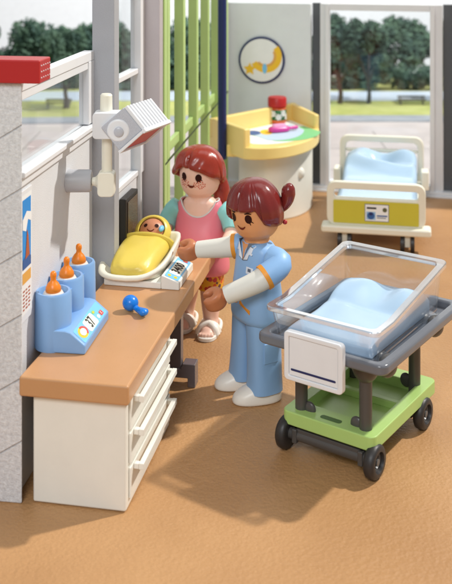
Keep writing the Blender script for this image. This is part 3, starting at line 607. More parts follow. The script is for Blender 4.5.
# baby scale, swaddled baby, rattle
SO = Vector((-1.55, 31.7, CT))
scl = thing('baby_scale', 'cream baby scale with a curved tray and blue digital display on the desk', 'baby scale', SO, -11.5)
b = bmesh.new(); box(b, -2.6, -0.62, 0.0, 2.7, 0.0, 0.22); prism(b, [(-0.618, 0), (0, 0), (0, 0.26), (-0.56, 0.46), (-0.618, 0.46)], 0, 2.0, mat=Matrix.Translation((0, 2.0, 0)) @ Matrix.Rotation(R(90), 4, 'X')); obj('base', b, M['cream'], scl, 0.035)
P = Print((-0.29, 1.0, 0.3655), (0, 1, 0), (-0.56, 0, 0.2)); P.rect(-0.94, 0.94, -0.25, 0.25, M['label'], 0, 0.06); P.rect(-0.58, 0.66, -0.2, 0.19, M['lcd'], 1, 0.07); P.text('3400', 0.42, 0.04, -0.005, M['ink'], 2, 1.06)
P.rect(0.72, 0.88, -0.15, 0.02, plastic('icon_red', (206, 70, 60), 0.5), 1, 0.06); P.disc(-0.76, 0.11, 0.09, 0.06, M['moon'], 1); P.disc(-0.76, -0.11, 0.09, 0.06, M['moon'], 1); P.build('display_label', scl)
b = bmesh.new()
def trim(k0, k1, y0): return lambda x, y: k0 + k1 * (y - y0)
cx_, cy_ = -1.78, 1.55
rings = []
for (rx, ry, z0, zs) in ((0.8, 1.25, 0.225, 0.0), (1.06, 1.56, 0.26, 0.01), (1.19, 1.7, 0.36, 0.08), (1.25, 1.77, 0.52, 0.14), (1.24, 1.76, 0.60, 0.14), (1.19, 1.7, 0.635, 0.14), (1.1, 1.6, 0.62, 0.14), (1.05, 1.54, 0.54, 0.12), (0.9, 1.35, 0.36, 0.06), (0.6, 0.9, 0.33, 0.05)):
    rings.append(sring((cx_, cy_, 0), rx, ry, 44, 3.4, z=lambda x, y, z0=z0, zs=zs: z0 + zs * (y - cy_) + (0.2 * max(0, (x - cx_)) ** 2 if z0 > 0.34 else 0)))
loft(b, rings); obj('tray', b, M['ivory'], scl, angle=70)
bb = thing('baby', 'baby swaddled in a shiny yellow blanket lying in the scale tray', 'baby', SO, -11.5)
b = bmesh.new(); prof = []
for y, rx, zt, zb, xo in ((-0.02, 0.3, 0.55, 0.3, -1.75), (0.03, 0.6, 0.66, 0.24, -1.75), (0.2, 0.72, 0.78, 0.24, -1.76), (0.8, 0.8, 0.96, 0.26, -1.77), (1.5, 0.84, 1.08, 0.3, -1.77), (2.1, 0.86, 1.1, 0.34, -1.76), (2.4, 0.84, 1.06, 0.36, -1.75), (2.6, 0.7, 0.95, 0.4, -1.75)):
    n = 30; ring = []
    for i in range(n):
        a = 2 * PI * i / n; e = 3.3; c_, s_ = math.cos(a), math.sin(a)
        x = rx * math.copysign(abs(c_) ** (2 / e), c_); zz = math.copysign(abs(s_) ** (2 / e), s_); z = (zt + zb) / 2 + (zt - zb) / 2 * zz
        x *= (1 - 0.16 * max(0, zz)); ring.append((xo + x, y, z + 0.02 * math.sin(7 * a + y * 3)))
    prof.append(ring)
loft(b, prof); o = obj('blanket', b, M['swaddle'], bb, sub=1)
b = bmesh.new()                                                      # folded edge across the chest
pts = [(-1.75 + 0.92 * math.cos(a), 2.36 - 0.2 * math.sin(a), 0.5 + 0.58 * math.sin(a) ** 0.6) for a in [PI * k / 16 for k in range(17)]]
tube(b, pts, [0.09] + [0.13] * 15 + [0.09], 10, flat=0.6); obj('blanket_fold', b, M['swaddle'], o)
b = bmesh.new(); ball(b, (-1.75, 3.02, 0.9), 0.51, 0.51, 0.51); obj('body', b, M['skinbaby'], bb)
b = bmesh.new()                                                      # hood: opened shell around the face
fc = Vector((0.05, -0.72, 0.68)).normalized(); q = fc.to_track_quat('Z', 'Y').to_matrix(); hc = Vector((-1.75, 3.02, 0.9))
rings = []
for ph, rr in ((60, 0.53), (58, 0.58), (66, 0.63), (80, 0.66), (95, 0.66), (120, 0.64), (150, 0.6), (172, 0.57)):
    rings.append([hc + q @ Vector((rr * math.sin(R(ph)) * math.cos(2 * PI * k / 32) * 1.02, rr * math.sin(R(ph)) * math.sin(2 * PI * k / 32), rr * math.cos(R(ph)))) for k in range(32)])
loft(b, rings, cap0=False); obj('hood', b, M['swaddle'], bb, angle=70)
def face_dot(center, rad, q, x, y, r, rx=1.0, ry=1.0, n=14):
    out = []
    for k in range(n):
        a = 2 * PI * k / n; px, py = x + r * rx * math.cos(a), y + r * ry * math.sin(a); d = Vector((px, py, math.sqrt(max(0.01, rad * rad - px * px - py * py)))).normalized()
        out.append(center + q @ (d * (rad + 0.012)))
    return out
b = bmesh.new()
for x in (-0.2, 0.2):
    b = bmesh.new(); b.faces.new([b.verts.new(p) for p in face_dot(hc, 0.51, q, x, 0.05, 0.07)]); obj('eye', b, M['eye'], bb)
b = bmesh.new()
for k in range(6):
    def mp_(i, w_): x = -0.13 + 0.26 * i / 6; return face_dot(hc, 0.51, q, x, -0.1 - 0.075 * math.sin(PI * i / 6) + w_, 0.0001, n=3)[0]
    b.faces.new([b.verts.new(mp_(k, 0.022)), b.verts.new(mp_(k + 1, 0.022)), b.verts.new(mp_(k + 1, -0.022)), b.verts.new(mp_(k, -0.022))])
obj('mouth', b, M['lip'], bb)
b = bmesh.new(); ball(b, hc + q @ Vector((0.37, 0.0, 0.36)), 0.09, 0.2, 0.11, 14); obj('bib', b, M['label'], bb)

t = thing('toy_rattle', 'bright blue rattle with a round head lying on the desk', 'rattle', (-2.98, 29.95, CT + 0.02), -30)
b = bmesh.new(); ball(b, (0, 0, 0.24), 0.25, 0.25, 0.24); obj('rattle_head', b, M['rattle'], t)
b = bmesh.new(); tube(b, smooth_path([(0.15, -0.02, 0.18), (0.3, -0.05, 0.12), (0.45, -0.1, 0.12), (0.66, -0.2, 0.14), (0.76, -0.24, 0.14)], 4), resample([0.1, 0.1, 0.13, 0.16, 0.05], 4), 16, flat=0.75); obj('handle', b, M['rattle'], t)

# ------------------------------------------------------------------ figures
def remeshed(bm, name, mats, parent, voxel=0.035, split=None):
    """union of overlapping shapes into ONE continuous skin"""
    me = bpy.data.meshes.new('tmp'); bmesh.ops.recalc_face_normals(bm, faces=bm.faces[:]); bm.to_mesh(me); bm.free()
    o = bpy.data.objects.new('tmp', me); col.objects.link(o)
    r = o.modifiers.new('r', 'REMESH'); r.mode = 'VOXEL'; r.voxel_size = voxel; r.use_smooth_shade = True
    s = o.modifiers.new('s', 'SMOOTH'); s.factor = 0.5; s.iterations = 6
    dg = bpy.context.evaluated_depsgraph_get(); m2 = bpy.data.meshes.new_from_object(o.evaluated_get(dg)); bpy.data.objects.remove(o); bpy.data.meshes.remove(me)
    m2.name = name; m2.materials.clear()
    for m in mats: m2.materials.append(m)
    for p in m2.polygons:
        p.use_smooth = True; p.material_index = split(p.center) if split else 0
    o = bpy.data.objects.new(name, m2); col.objects.link(o); o.parent = parent; return o
HEAD = [(0, -0.84), (0.3, -0.83), (0.52, -0.76), (0.67, -0.6), (0.75, -0.38), (0.785, -0.1), (0.785, 0.2), (0.75, 0.45), (0.62, 0.68), (0.38, 0.84), (0.0, 0.9)]
def head_r(z):
    for (r0, z0), (r1, z1) in zip(HEAD, HEAD[1:]):
        if z0 <= z <= z1: return r0 + (r1 - r0) * (z - z0) / (z1 - z0)
    return 0.3
class Face:
    """features printed on the front of a round toy head; yaw in degrees, 0 = local -Y"""
    def __init__(s, c, yaw, M3): s.c = Vector(c); s.yaw = R(yaw); s.M = M3
    def pt(s, x, z, h=0.012):
        r = head_r(z) + h; a = s.yaw + x / 0.785; return s.c + s.M @ Vector((r * math.sin(a), -r * math.cos(a), z))
    def blob(s, b, x, z, rx, rz, n=16, h=0.012): b.faces.new([b.verts.new(s.pt(x + rx * math.cos(2 * PI * k / n), z + rz * math.sin(2 * PI * k / n), h)) for k in range(n)])
    def strip(s, b, pts, wd, h=0.013):
        for (x0, z0, w0), (x1, z1, w1) in zip([(*p, w) for p, w in zip(pts, wd)], [(*p, w) for p, w in zip(pts[1:], wd[1:])]):
            d = Vector((x1 - x0, z1 - z0)).normalized(); n = Vector((-d.y, d.x))
            b.faces.new([b.verts.new(s.pt(x0 + n.x * w0, z0 + n.y * w0, h)), b.verts.new(s.pt(x0 - n.x * w0, z0 - n.y * w0, h)), b.verts.new(s.pt(x1 - n.x * w1, z1 - n.y * w1, h)), b.verts.new(s.pt(x1 + n.x * w1, z1 + n.y * w1, h))])
def hair_shell(b, c, yaw, M3, rim, rad, grooves, top=0.98, n=72, m=22, thick=0.2):
    """moulded hair piece: dome from the crown down to a rim whose height changes round the head"""
    c = Vector(c); cols = []
    for i in range(n):
        a = 2 * PI * i / n; zr = rim(a); col_ = []
        for j in range(m + 1):
            tt = j / m; zz = top + (zr - top) * (tt ** 1.0)
            ph = math.acos(max(-1, min(1, zz / top))) if zz > 0 else PI / 2
            ph = tt * (math.acos(max(-1, min(1, zr / top))) if zr > 0 else PI / 2 + 0.0) if zr > 0 else tt * PI / 2
            if zr > 0: z = top * math.cos(ph); r = rad(a) * math.sin(ph) ** 0.8
            else:
                if tt < 0.65: ph = tt / 0.65 * PI / 2; z = top * math.cos(ph); r = rad(a) * math.sin(ph) ** 0.8
                else: z = zr * (tt - 0.65) / 0.35; r = rad(a) * (1 - 0.1 * ((tt - 0.65) / 0.35) ** 2)
            r += grooves(a, tt)
            col_.append((r, z, a))
        r, z, a = col_[-1]
        col_ += [(r - thick * 0.25, z - 0.055, a), (r - thick * 0.7, z - 0.05, a), (r - thick, z + 0.06, a), (min(r - thick, 0.74), z + 0.3, a)]
        cols.append(col_)
    rings = []
    for j in range(len(cols[0])):
        rings.append([c + M3 @ Vector((max(cl[j][0], 0.004) * math.sin(R(yaw) + cl[j][2]), -max(cl[j][0], 0.004) * math.cos(R(yaw) + cl[j][2]), cl[j][1])) for cl in cols])
    loft(b, rings)
def clip_hand(b, wrist, d, side, r=0.2, w=0.24, th=0.1, span=285):
    """toy hand: broad palm whose fingers and thumb curl round into an open clip"""
    d = Vector(d).normalized(); side = Vector(side); side = (side - d * side.dot(d)).normalized(); up = side.cross(d).normalized()
    c = Vector(wrist) + d * (r + th + 0.06); rings = []
    for k in range(19):
        a = R(180 - span / 2 + span * k / 18); rad_dir = d * math.cos(a) * 1.15 + up * math.sin(a); ctr = c + rad_dir * r
        f = 1.0 - 0.25 * abs(k - 9) / 9
        rings.append([ctr + rad_dir * th * x * f + side * w * y * f for x, y in ((1, 0.55), (0.7, 0.9), (0, 1), (-0.7, 0.9), (-1, 0.55), (-1, -0.55), (-0.7, -0.9), (0, -1), (0.7, -0.9), (1, -0.55))])
    loft(b, rings)
    ball(b, Vector(wrist) + d * 0.16, 0.2, 0.2, 0.2, 14)

# ---- pregnant-looking mother in pink dress
wy = -12
WO = Vector((-1.0, 36.9, 0)); wm = thing('toy_figure', 'red haired toy woman in a pink dress with freckles standing behind the desk', 'toy figure', WO, wy)
hc = Vector((0, 0, 6.03)); HM = Matrix.Rotation(R(6), 3, 'X')
b = bmesh.new()
lathe(b, HEAD, hc, 36, mat=Matrix.Translation(hc) @ HM.to_4x4() @ Matrix.Translation(-hc)); cyl(b, (0, 0, 4.7), (0, 0, 5.4), 0.42)
stack(b, [(2.0, 0.7, 0.5), (3.2, 0.8, 0.55), (4.3, 0.8, 0.5), (4.7, 0.76, 0.47), (5.0, 0.64, 0.43), (5.12, 0.5, 0.38), (5.2, 0.4, 0.34)], 24, 2.4)
arms = {}
for s, el, wr, hd, sd in ((-1, (-1.28, -0.22, 4.0), (-1.05, -0.95, 3.75), (0.25, -1, -0.1), (0, 0, 1)), (1, (1.3, -0.25, 4.0), (1.12, -1.0, 3.6), (-0.2, -1, -0.2), (0, 0, 1))):
    path = smooth_path([(s * 0.78, 0.02, 4.78), (s * 1.12, -0.02, 4.45), el, wr], 5); tube(b, path, resample([0.3, 0.3, 0.25, 0.2], 5), 16); clip_hand(b, wr, hd, sd); arms[s] = path
for s in (-1, 1):
    x = 0.42 if s > 0 else -0.66; fy = 0.0 if s > 0 else 0.5; xt = s * 0.42; v0 = len(b.verts); tube(b, smooth_path([(xt, 0.05 - fy, 2.3), ((x + xt) / 2, 0.02 - fy * 0.5, 1.4), (x, 0.03, 0.55), (x, 0.0, 0.2)], 4), resample([0.46, 0.40, 0.30, 0.3], 4), 18)
    stack(b, [(0.08, 0.3, 0.58, x, -0.32), (0.2, 0.31, 0.6, x, -0.3), (0.36, 0.27, 0.46, x, -0.2), (0.46, 0.2, 0.3, x, -0.1)], 20, 2.4)
    for k in range(5): ball(b, (x + (k - 2) * 0.115, -0.86 + 0.03 * abs(k - 1.5), 0.18), 0.075, 0.11, 0.09, 10)
    b.verts.ensure_lookup_table()
    for v in b.verts[v0:]: v.co.y += fy
remeshed(b, 'body', [M['skinpink']], wm)
def dip(x, y): return max(0.0, 1 - (x / 0.66) ** 2) ** 0.7 * (1.0 if y < 0 else 0.3)
drings = [sring((0, p[3] if len(p) > 3 else 0, p[0]), p[1], p[2], 48, 2.5) for p in ((2.30, 0.98, 0.70, 0.02), (2.32, 1.12, 0.84, 0.0), (2.5, 1.16, 0.88, -0.02), (2.9, 1.12, 0.88, -0.04), (3.4, 1.03, 0.84, -0.06), (3.9, 0.94, 0.72, -0.04))]
for z0, rx, ry, dd in ((4.4, 0.91, 0.60, 0.18), (4.75, 0.885, 0.545, 0.36), (4.95, 0.83, 0.52, 0.5), (5.04, 0.76, 0.50, 0.56), (5.02, 0.68, 0.44, 0.56)):
    drings.append(sring((0, 0, 0), rx, ry, 48, 2.5, z=lambda x, y, z0=z0, dd=dd: z0 - dd * dip(x, y)))
b = bmesh.new(); loft(b, drings, cap1=False); dress = obj('dress', b, M['pink'], wm, sub=1)
b = bmesh.new(); tube(b, [Vector(p) + Vector((0, 0, 0.012)) for p in sring((0, 0, 0), 0.745, 0.485, 48, 2.5, z=lambda x, y: 5.035 - 0.56 * dip(x, y))], 0.032, 10, closed=True); obj('neckline', b, M['neckline'], wm)
from mathutils.bvhtree import BVHTree
def bvh_of(o):
    dg = bpy.context.evaluated_depsgraph_get(); e = o.evaluated_get(dg); me = e.to_mesh(); v = [x.co.copy() for x in me.vertices]; f = [tuple(p.vertices) for p in me.polygons]; t_ = BVHTree.FromPolygons(v, f); e.to_mesh_clear(); return t_
def project(bv, O, e1, e2, pts, h):
    O, e1, e2 = Vector(O), Vector(e1).normalized(), Vector(e2).normalized(); n = e1.cross(e2).normalized(); out = []
    for x, y in pts:
        p = O + e1 * x + e2 * y; hit = bv.ray_cast(p + n * 1.5, -n, 3.0)
        out.append(hit[0] + n * h if hit[0] is not None else p)
    return out
def decal_grid(bv, O, e1, e2, inside, x0, x1, y0, y1, m, n, h):
    pass
def decal_fan(b, bv, O, e1, e2, pts, h, mi=0, layers=5):
    cx = sum(p[0] for p in pts) / len(pts); cy = sum(p[1] for p in pts) / len(pts); prev = None; n = len(pts)
    for L_ in range(1, layers + 1):
        k = L_ / layers; ring = [b.verts.new(p) for p in project(bv, O, e1, e2, [(cx + (x - cx) * k, cy + (y - cy) * k) for x, y in pts], h)]
        if prev is None: f = b.faces.new(ring); f.material_index = mi
        else:
            for i in range(n):
                f = b.faces.new((prev[i], ring[i], ring[(i + 1) % n], prev[(i + 1) % n])); f.material_index = mi
        prev = ring
bpy.context.view_layer.update()
for s in (-1, 1):
    b = bmesh.new(); pth = arms[s][:11]; k = len(pth); tube(b, pth, [0.28] + [0.39] * 4 + [0.37] * (k - 6) + [0.34], 22); obj('sleeve', b, M['turq'], wm, angle=60)
    x = s * 0.42; b = bmesh.new(); stack(b, [(1.72, 0.38, 0.42, x, 0.02), (1.7, 0.47, 0.54, x, 0.02), (1.9, 0.49, 0.58, x, 0.02), (2.1, 0.5, 0.6, x, 0.03), (2.5, 0.5, 0.6, x, 0.03)], 28, 2.4); obj('legging', b, M['floral'], wm, angle=60)
    x = 0.42 if s > 0 else -0.66; fy = 0.0 if s > 0 else 0.5
    b = bmesh.new(); stack(b, [(0.0, 0.36, 0.72, x, -0.28), (0.02, 0.39, 0.76, x, -0.28), (0.13, 0.39, 0.76, x, -0.28), (0.15, 0.36, 0.73, x, -0.28)], 30, 2.6); so = obj('sandal', b, M['shoe'], wm, angle=50); so.location.y = fy
    b = bmesh.new()
    for sw in (-1, 1): tube(b, smooth_path([(x - 0.37, -0.38 + sw * 0.14, 0.12), (x - 0.28, -0.38 + sw * 0.11, 0.36), (x, -0.36, 0.48), (x + 0.28, -0.38 - sw * 0.11, 0.36), (x + 0.37, -0.38 - sw * 0.14, 0.12)], 5), 0.1, 12, flat=1.4)
    tube(b, smooth_path([(x - 0.36, 0.0, 0.12), (x - 0.33, 0.28, 0.3), (x, 0.44, 0.34), (x + 0.33, 0.28, 0.3), (x + 0.36, 0.0, 0.12)], 5), 0.075, 12, flat=1.4)
    obj('strap', b, M['shoe'], so, angle=60)
hy = -13
fc = Face(hc, hy, HM)
for s in (-1, 1):
    b = bmesh.new(); fc.blob(b, s * 0.31, 0.1, 0.125, 0.15); fc.strip(b, [(s * 0.31, 0.0), (s * 0.4, -0.08)], [0.03, 0.008]); fc.strip(b, [(s * 0.27, 0.0), (s * 0.26, -0.1)], [0.025, 0.008]); fc.strip(b, [(s * 0.37, 0.04), (s * 0.46, -0.01)], [0.025, 0.008]); obj('eye', b, M['eye'], wm)
    fb = []
    for k in range(400):
        a = rnd.uniform(0, 2 * PI); q_ = math.sqrt(rnd.random()); p_ = (s * (0.35 if s > 0 else 0.29) + 0.23 * q_ * math.cos(a), -0.16 + 0.16 * q_ * math.sin(a))
        if len(fb) < 20 and all(math.dist(p_, o_) > 0.066 for o_ in fb): fb.append(p_)
    b = bmesh.new()
    for fx, fz in fb: fc.blob(b, fx, fz, 0.025, 0.025, 7)
    obj('freckle_print', b, M['freckle'], wm)
b = bmesh.new(); fc.strip(b, [(-0.14, -0.2), (-0.07, -0.25), (0, -0.265), (0.07, -0.25), (0.14, -0.2)], [0.018, 0.042, 0.055, 0.042, 0.018]); obj('mouth', b, M['lip'], wm)
def wrap(a): return (a + PI) % (2 * PI) - PI
def w_rim(a):
    a = wrap(a); d = abs(math.degrees(a)); base = 0.47 if d < 25 else (0.47 - (d - 25) / 65 * 0.62 if d < 90 else -0.15 - min(1, (d - 90) / 40) * 0.3)
    return base - 0.05 * math.sin(3 * a)
def w_rad(a):
    d = abs(math.degrees(wrap(a))); return 0.92 + 0.1 * bump(d, 78, 34) + 0.04 * bump(d, 180, 60)
def w_gr(a, t_):
    a = wrap(a); part = 0.11 * bump(a, -0.28 + 0.5 * t_ * 0.3, 0.10) * (0.35 + 0.65 * t_) * (1 if t_ > 0.08 else t_ / 0.08)
    return -part + 0.03 * math.sin(11 * (a + 0.9 * t_ * (1 if a > -0.28 else -1))) * t_ + 0.035 * math.sin(PI * t_) + 0.05 * bump(t_, 0.95, 0.12)
b = bmesh.new(); hair_shell(b, hc, hy, HM, w_rim, w_rad, w_gr, 1.1, 96, 30); obj('hair', b, M['auburn'], wm, angle=70)
b = bmesh.new(); tube(b, smooth_path([(0.35, 0.75, 5.75), (0.5, 0.95, 5.6), (0.62, 0.92, 5.2), (0.66, 0.8, 4.8), (0.62, 0.72, 4.6)], 5), resample([0.2, 0.32, 0.36, 0.28, 0.05], 5), 18); obj('ponytail', b, M['auburn'], wm, angle=70)

# ---- nurse in light blue scrubs
ny = -60
NO = Vector((1.02, 31.75, 0)); nu = thing('toy_figure', 'toy nurse in light blue scrubs with a burgundy fringe and ponytail reaching to the scale', 'toy figure', NO, ny)
inv = Matrix.Rotation(R(-ny), 3, 'Z')
def NL(x, y, z): return inv @ (Vector((x, y, z)) - NO)
hc = Vector((0, -0.06, 6.03)); HM = Matrix.Rotation(R(9), 3, 'X')
b = bmesh.new(); lathe(b, HEAD, hc, 36, mat=Matrix.Translation(hc) @ HM.to_4x4() @ Matrix.Translation(-hc)); cyl(b, (0, 0, 4.7), (0, 0, 5.4), 0.42)
stack(b, [(2.3, 0.7, 0.4), (3.2, 0.74, 0.45), (4.6, 0.74, 0.42), (5.0, 0.6, 0.38), (5.15, 0.4, 0.3)], 24, 2.4)
armsn = {1: smooth_path([(0.74, 0.0, 4.72), NL(1.72, 30.78, 4.62), NL(1.05, 30.45, 4.2), NL(0.0, 30.5, 3.72)], 6), -1: smooth_path([(-0.74, 0, 4.72), NL(0.25, 32.45, 4.66), NL(-0.25, 32.6, 4.55), NL(-0.95, 32.85, 4.42)], 6)}
hands = {1: (NL(-0.02, 30.5, 3.72), inv @ Vector((-1, 0.08, -0.38)), inv @ Vector((-0.2, -0.45, 1))), -1: (NL(-0.95, 32.85, 4.42), inv @ Vector((-1, 0.3, -0.15)), inv @ Vector((0.0, -0.5, 1)))}
for s in (-1, 1):
    tube(b, armsn[s], resample([0.28, 0.3, 0.26, 0.22], 6), 16); clip_hand(b, *hands[s], r=0.2, w=0.34, th=0.15, span=300)
remeshed(b, 'body', [M['skintan'], M['skinhand']], nu, split=lambda c: 0 if c.z > 4.9 else 1)
b = bmesh.new(); stack(b, [(2.52, 0.86, 0.58), (2.5, 0.98, 0.70), (2.9, 1.0, 0.74), (3.5, 0.95, 0.68), (4.2, 0.88, 0.56), (4.75, 0.88, 0.52), (5.0, 0.78, 0.46), (5.14, 0.5, 0.4)], 40, 2.6); tunic = obj('tunic', b, M['scrubs'], nu, sub=1)
for s in (-1, 1):
    x = 0.44 if s > 0 else -0.74; xt = s * 0.43
    b = bmesh.new(); stack(b, [(0.36, 0.4, 0.5, x, 0.02), (0.34, 0.48, 0.58, x, 0.02), (0.8, 0.46, 0.56, x * 0.8 + xt * 0.2, 0.02), (1.6, 0.44, 0.55, x * 0.45 + xt * 0.55, 0.01), (2.4, 0.45, 0.58, x * 0.1 + xt * 0.9, 0), (2.8, 0.45, 0.58, xt, 0)], 30, 2.8); tr = obj('trouser_leg', b, M['scrubs'], nu, angle=60)
    b = bmesh.new(); box(b, (x + xt) / 2 + s * 0.40, (x + xt) / 2 + s * 0.462, -0.26, 0.26, 1.35, 2.0); obj('pocket', b, M['scrubs'], tr, 0.02)
    b = bmesh.new(); stack(b, [(0.0, 0.4, 0.78, x, -0.24), (0.02, 0.43, 0.83, x, -0.24), (0.16, 0.43, 0.83, x, -0.24), (0.33, 0.41, 0.76, x, -0.2), (0.5, 0.36, 0.54, x, -0.02), (0.6, 0.3, 0.4, x, 0.06)], 32, 2.4); bmesh.ops.rotate(b, verts=b.verts[:], cent=(x, 0, 0), matrix=Matrix.Rotation(R(-16), 3, 'Z')); obj('shoe', b, M['shoe'], nu, sub=1)
    p = armsn[s]; nblue = 12 if s > 0 else 7
    b = bmesh.new(); tube(b, p[:nblue], [0.3] + [0.41] * 3 + [0.40] * (nblue - 4), 24); sl = obj('sleeve', b, M['scrubs'], nu, angle=60)
    b = bmesh.new(); d = (p[nblue - 1] - p[nblue - 2]).normalized(); tube(b, [p[nblue - 1] - d * 0.13, p[nblue - 1] + d * 0.012], 0.412, 24); obj('cuff', b, M['trim'], sl, angle=60)
    b = bmesh.new(); pw = p[nblue - 2:-1]; tube(b, pw + [p[-1] + (p[-1] - p[-2]).normalized() * 0.0], resample([0.37, 0.28], len(pw)), 22); obj('undersleeve', b, M['sleevewhite'], nu, angle=60)
bpy.context.view_layer.update(); bv = bvh_of(tunic)
b = bmesh.new(); O = (0, -0.5, 5.0)
decal_fan(b, bv, O, (1, 0, 0), (0, 0, 1), [(-0.3, 0.1), (0.0, -0.5), (0.3, 0.1)], 0.01, 0)
for s in (-1, 1):
    q1 = [(s * 0.30, 0.10), (s * 0.03, -0.46), (s * 0.26, -0.40), (s * 0.33, -0.22), (s * 0.45, -0.24), (s * 0.5, 0.06)]
    cx0 = sum(p[0] for p in q1) / 6; cy0 = sum(p[1] for p in q1) / 6
    decal_fan(b, bv, O, (1, 0, 0), (0, 0, 1), [(cx0 + (x - cx0) * 1.13, cy0 + (y - cy0) * 1.13) for x, y in q1], 0.012, 2, 3); decal_fan(b, bv, O, (1, 0, 0), (0, 0, 1), q1, 0.018, 1, 3)
decal_fan(b, bv, O, (1, 0, 0), (0, 0, 1), [(0.24, -0.62), (0.56, -0.62), (0.56, -0.84), (0.24, -0.84)], 0.012, 1, 2); decal_fan(b, bv, O, (1, 0, 0), (0, 0, 1), [(0.33, -0.66), (0.47, -0.66), (0.47, -0.76), (0.33, -0.76)], 0.018, 2, 2)
obj('collar', b, [M['skintan'], plastic('collar_white', (226, 232, 240), 0.4), M['print']], nu, angle=180)
b = bmesh.new(); decal_fan(b, bv, (0, -0.5, 3.2), (1, 0, 0), (0, 0, 1), [(0.06, 0.08), (0.6, -0.14), (0.6, -0.28), (0.06, -0.06)], 0.012, 0, 3); decal_fan(b, bv, (0, -0.5, 3.2), (1, 0, 0), (0, 0, 1), [(-0.06, 0.08), (-0.6, -0.14), (-0.6, -0.28), (-0.06, -0.06)], 0.012, 0, 3); obj('pocket_trim', b, M['trim'], nu, angle=180)
hy = 19
fc = Face(hc, hy, HM)
for s in (-1, 1):
    b = bmesh.new(); fc.blob(b, s * 0.31, 0.06, 0.12, 0.145); fc.strip(b, [(s * 0.33, -0.02), (s * 0.37, -0.15)], [0.03, 0.008]); fc.strip(b, [(s * 0.37, 0.0), (s * 0.47, -0.08)], [0.025, 0.008]); fc.strip(b, [(s * 0.2, 0.23), (s * 0.31, 0.25), (s * 0.43, 0.22)], [0.016, 0.026, 0.012]); obj('eye', b, M['eye'], nu)
b = bmesh.new(); fc.strip(b, [(-0.16, -0.2), (-0.08, -0.27), (0, -0.29), (0.08, -0.27), (0.16, -0.2)], [0.014, 0.03, 0.04, 0.03, 0.014]); obj('mouth', b, M['lip'], nu)
def n_rim(a):
    d = abs(math.degrees(wrap(a)))
    return 0.36 if d < 42 else (0.36 - (d - 42) / 16 * 0.5 if d < 58 else (-0.14 - 0.24 * math.sin((d - 58) / 60 * PI / 2) if d < 118 else -0.38 - 0.1 * min(1, (d - 118) / 40)))
def n_rad(a): return 0.91 + 0.06 * bump(abs(math.degrees(wrap(a))), 88, 32)
def n_gr(a, t_):
    a = wrap(a); d = abs(math.degrees(a)); g = 0.0
    if d < 46: g -= 0.055 * max(0, math.cos(a * 9.5)) ** 8 * min(1, t_ * 1.6)
    g += 0.016 * math.sin(17 * a) * t_ if d >= 46 else 0
    return g + 0.03 * math.sin(PI * t_) + 0.035 * bump(t_, 0.96, 0.1) - 0.05 * bump(d, 50, 4.5) * t_
b = bmesh.new(); hair_shell(b, hc, hy, HM, n_rim, n_rad, n_gr, 1.12, 120, 30); obj('hair', b, M['burgundy'], nu, angle=70)
# ponytail sits high at the back, seen to the right of her head
bk = Vector((0.62, 0.8, 0)).normalized()
b = bmesh.new(); q = [Vector((bk.x * k, bk.y * k, z)) for k, z in ((0.72, 6.1), (0.9, 6.25), (1.0, 6.45), (1.04, 6.65), (1.04, 6.82), (1.02, 6.94), (1.0, 6.99))]; tube(b, smooth_path(q, 5), resample([0.12, 0.16, 0.21, 0.235, 0.22, 0.15, 0.03], 5), 18); obj('ponytail', b, M['burgundy'], nu, angle=70)
b = bmesh.new(); ball(b, Vector((bk.x * 0.93, bk.y * 0.93, 5.72)), 0.08, 0.08, 0.08, 16); obj('hair_tie', b, plastic('hair_tie_red', (170, 36, 40), 0.3), nu)

# ------------------------------------------------------------------ bassinet cart
CO, CR = (3.92, 28.95), -34.9
cart = thing('bassinet_cart', 'four wheeled cart with a lime green lower tray and grey upper frame', 'cart', (CO[0], CO[1], 0), CR)
b = bmesh.new()
y0, y1, xw = -1.86, 2.6, 1.5
prism(b, rrect(-1.2, 1.2, y0 + 0.7, y1 - 0.55, 0.14), 0.82, 0.90)
o_ = rrect(-xw, xw, y0, y1, 0.22); i_ = rrect(-1.12, 1.12, y0 + 0.78, y1 - 0.62, 0.14)
def slabring(b, o, i, z0, z1):
    n = len(o); r = [[b.verts.new((x, y, z)) for x, y in pts] for pts, z in ((o, z0), (o, z1), (i, z1), (i, z0))]
    for k in range(n):
        m = (k + 1) % n
        for a_, c_ in ((0, 1), (1, 2), (2, 3), (3, 0)): b.faces.new((r[a_][k], r[a_][m], r[c_][m], r[c_][k]))
slabring(b, o_, i_, 0.80, 1.2)
box(b, -1.12, 1.12, 0.55, 0.78, 0.89, 1.12); box(b, -1.2, 1.2, -1.4, 1.9, 0.6, 0.815)
obj('lower_tray', b, M['cartgreen'], cart, 0.05, angle=50)
b = bmesh.new(); prism(b, rrect(-0.34, 0.34, -1.66, -1.46, 0.09), 1.198, 1.206); obj('slot', b, plastic('slot_dark_green', (70, 104, 40), 0.5), cart)
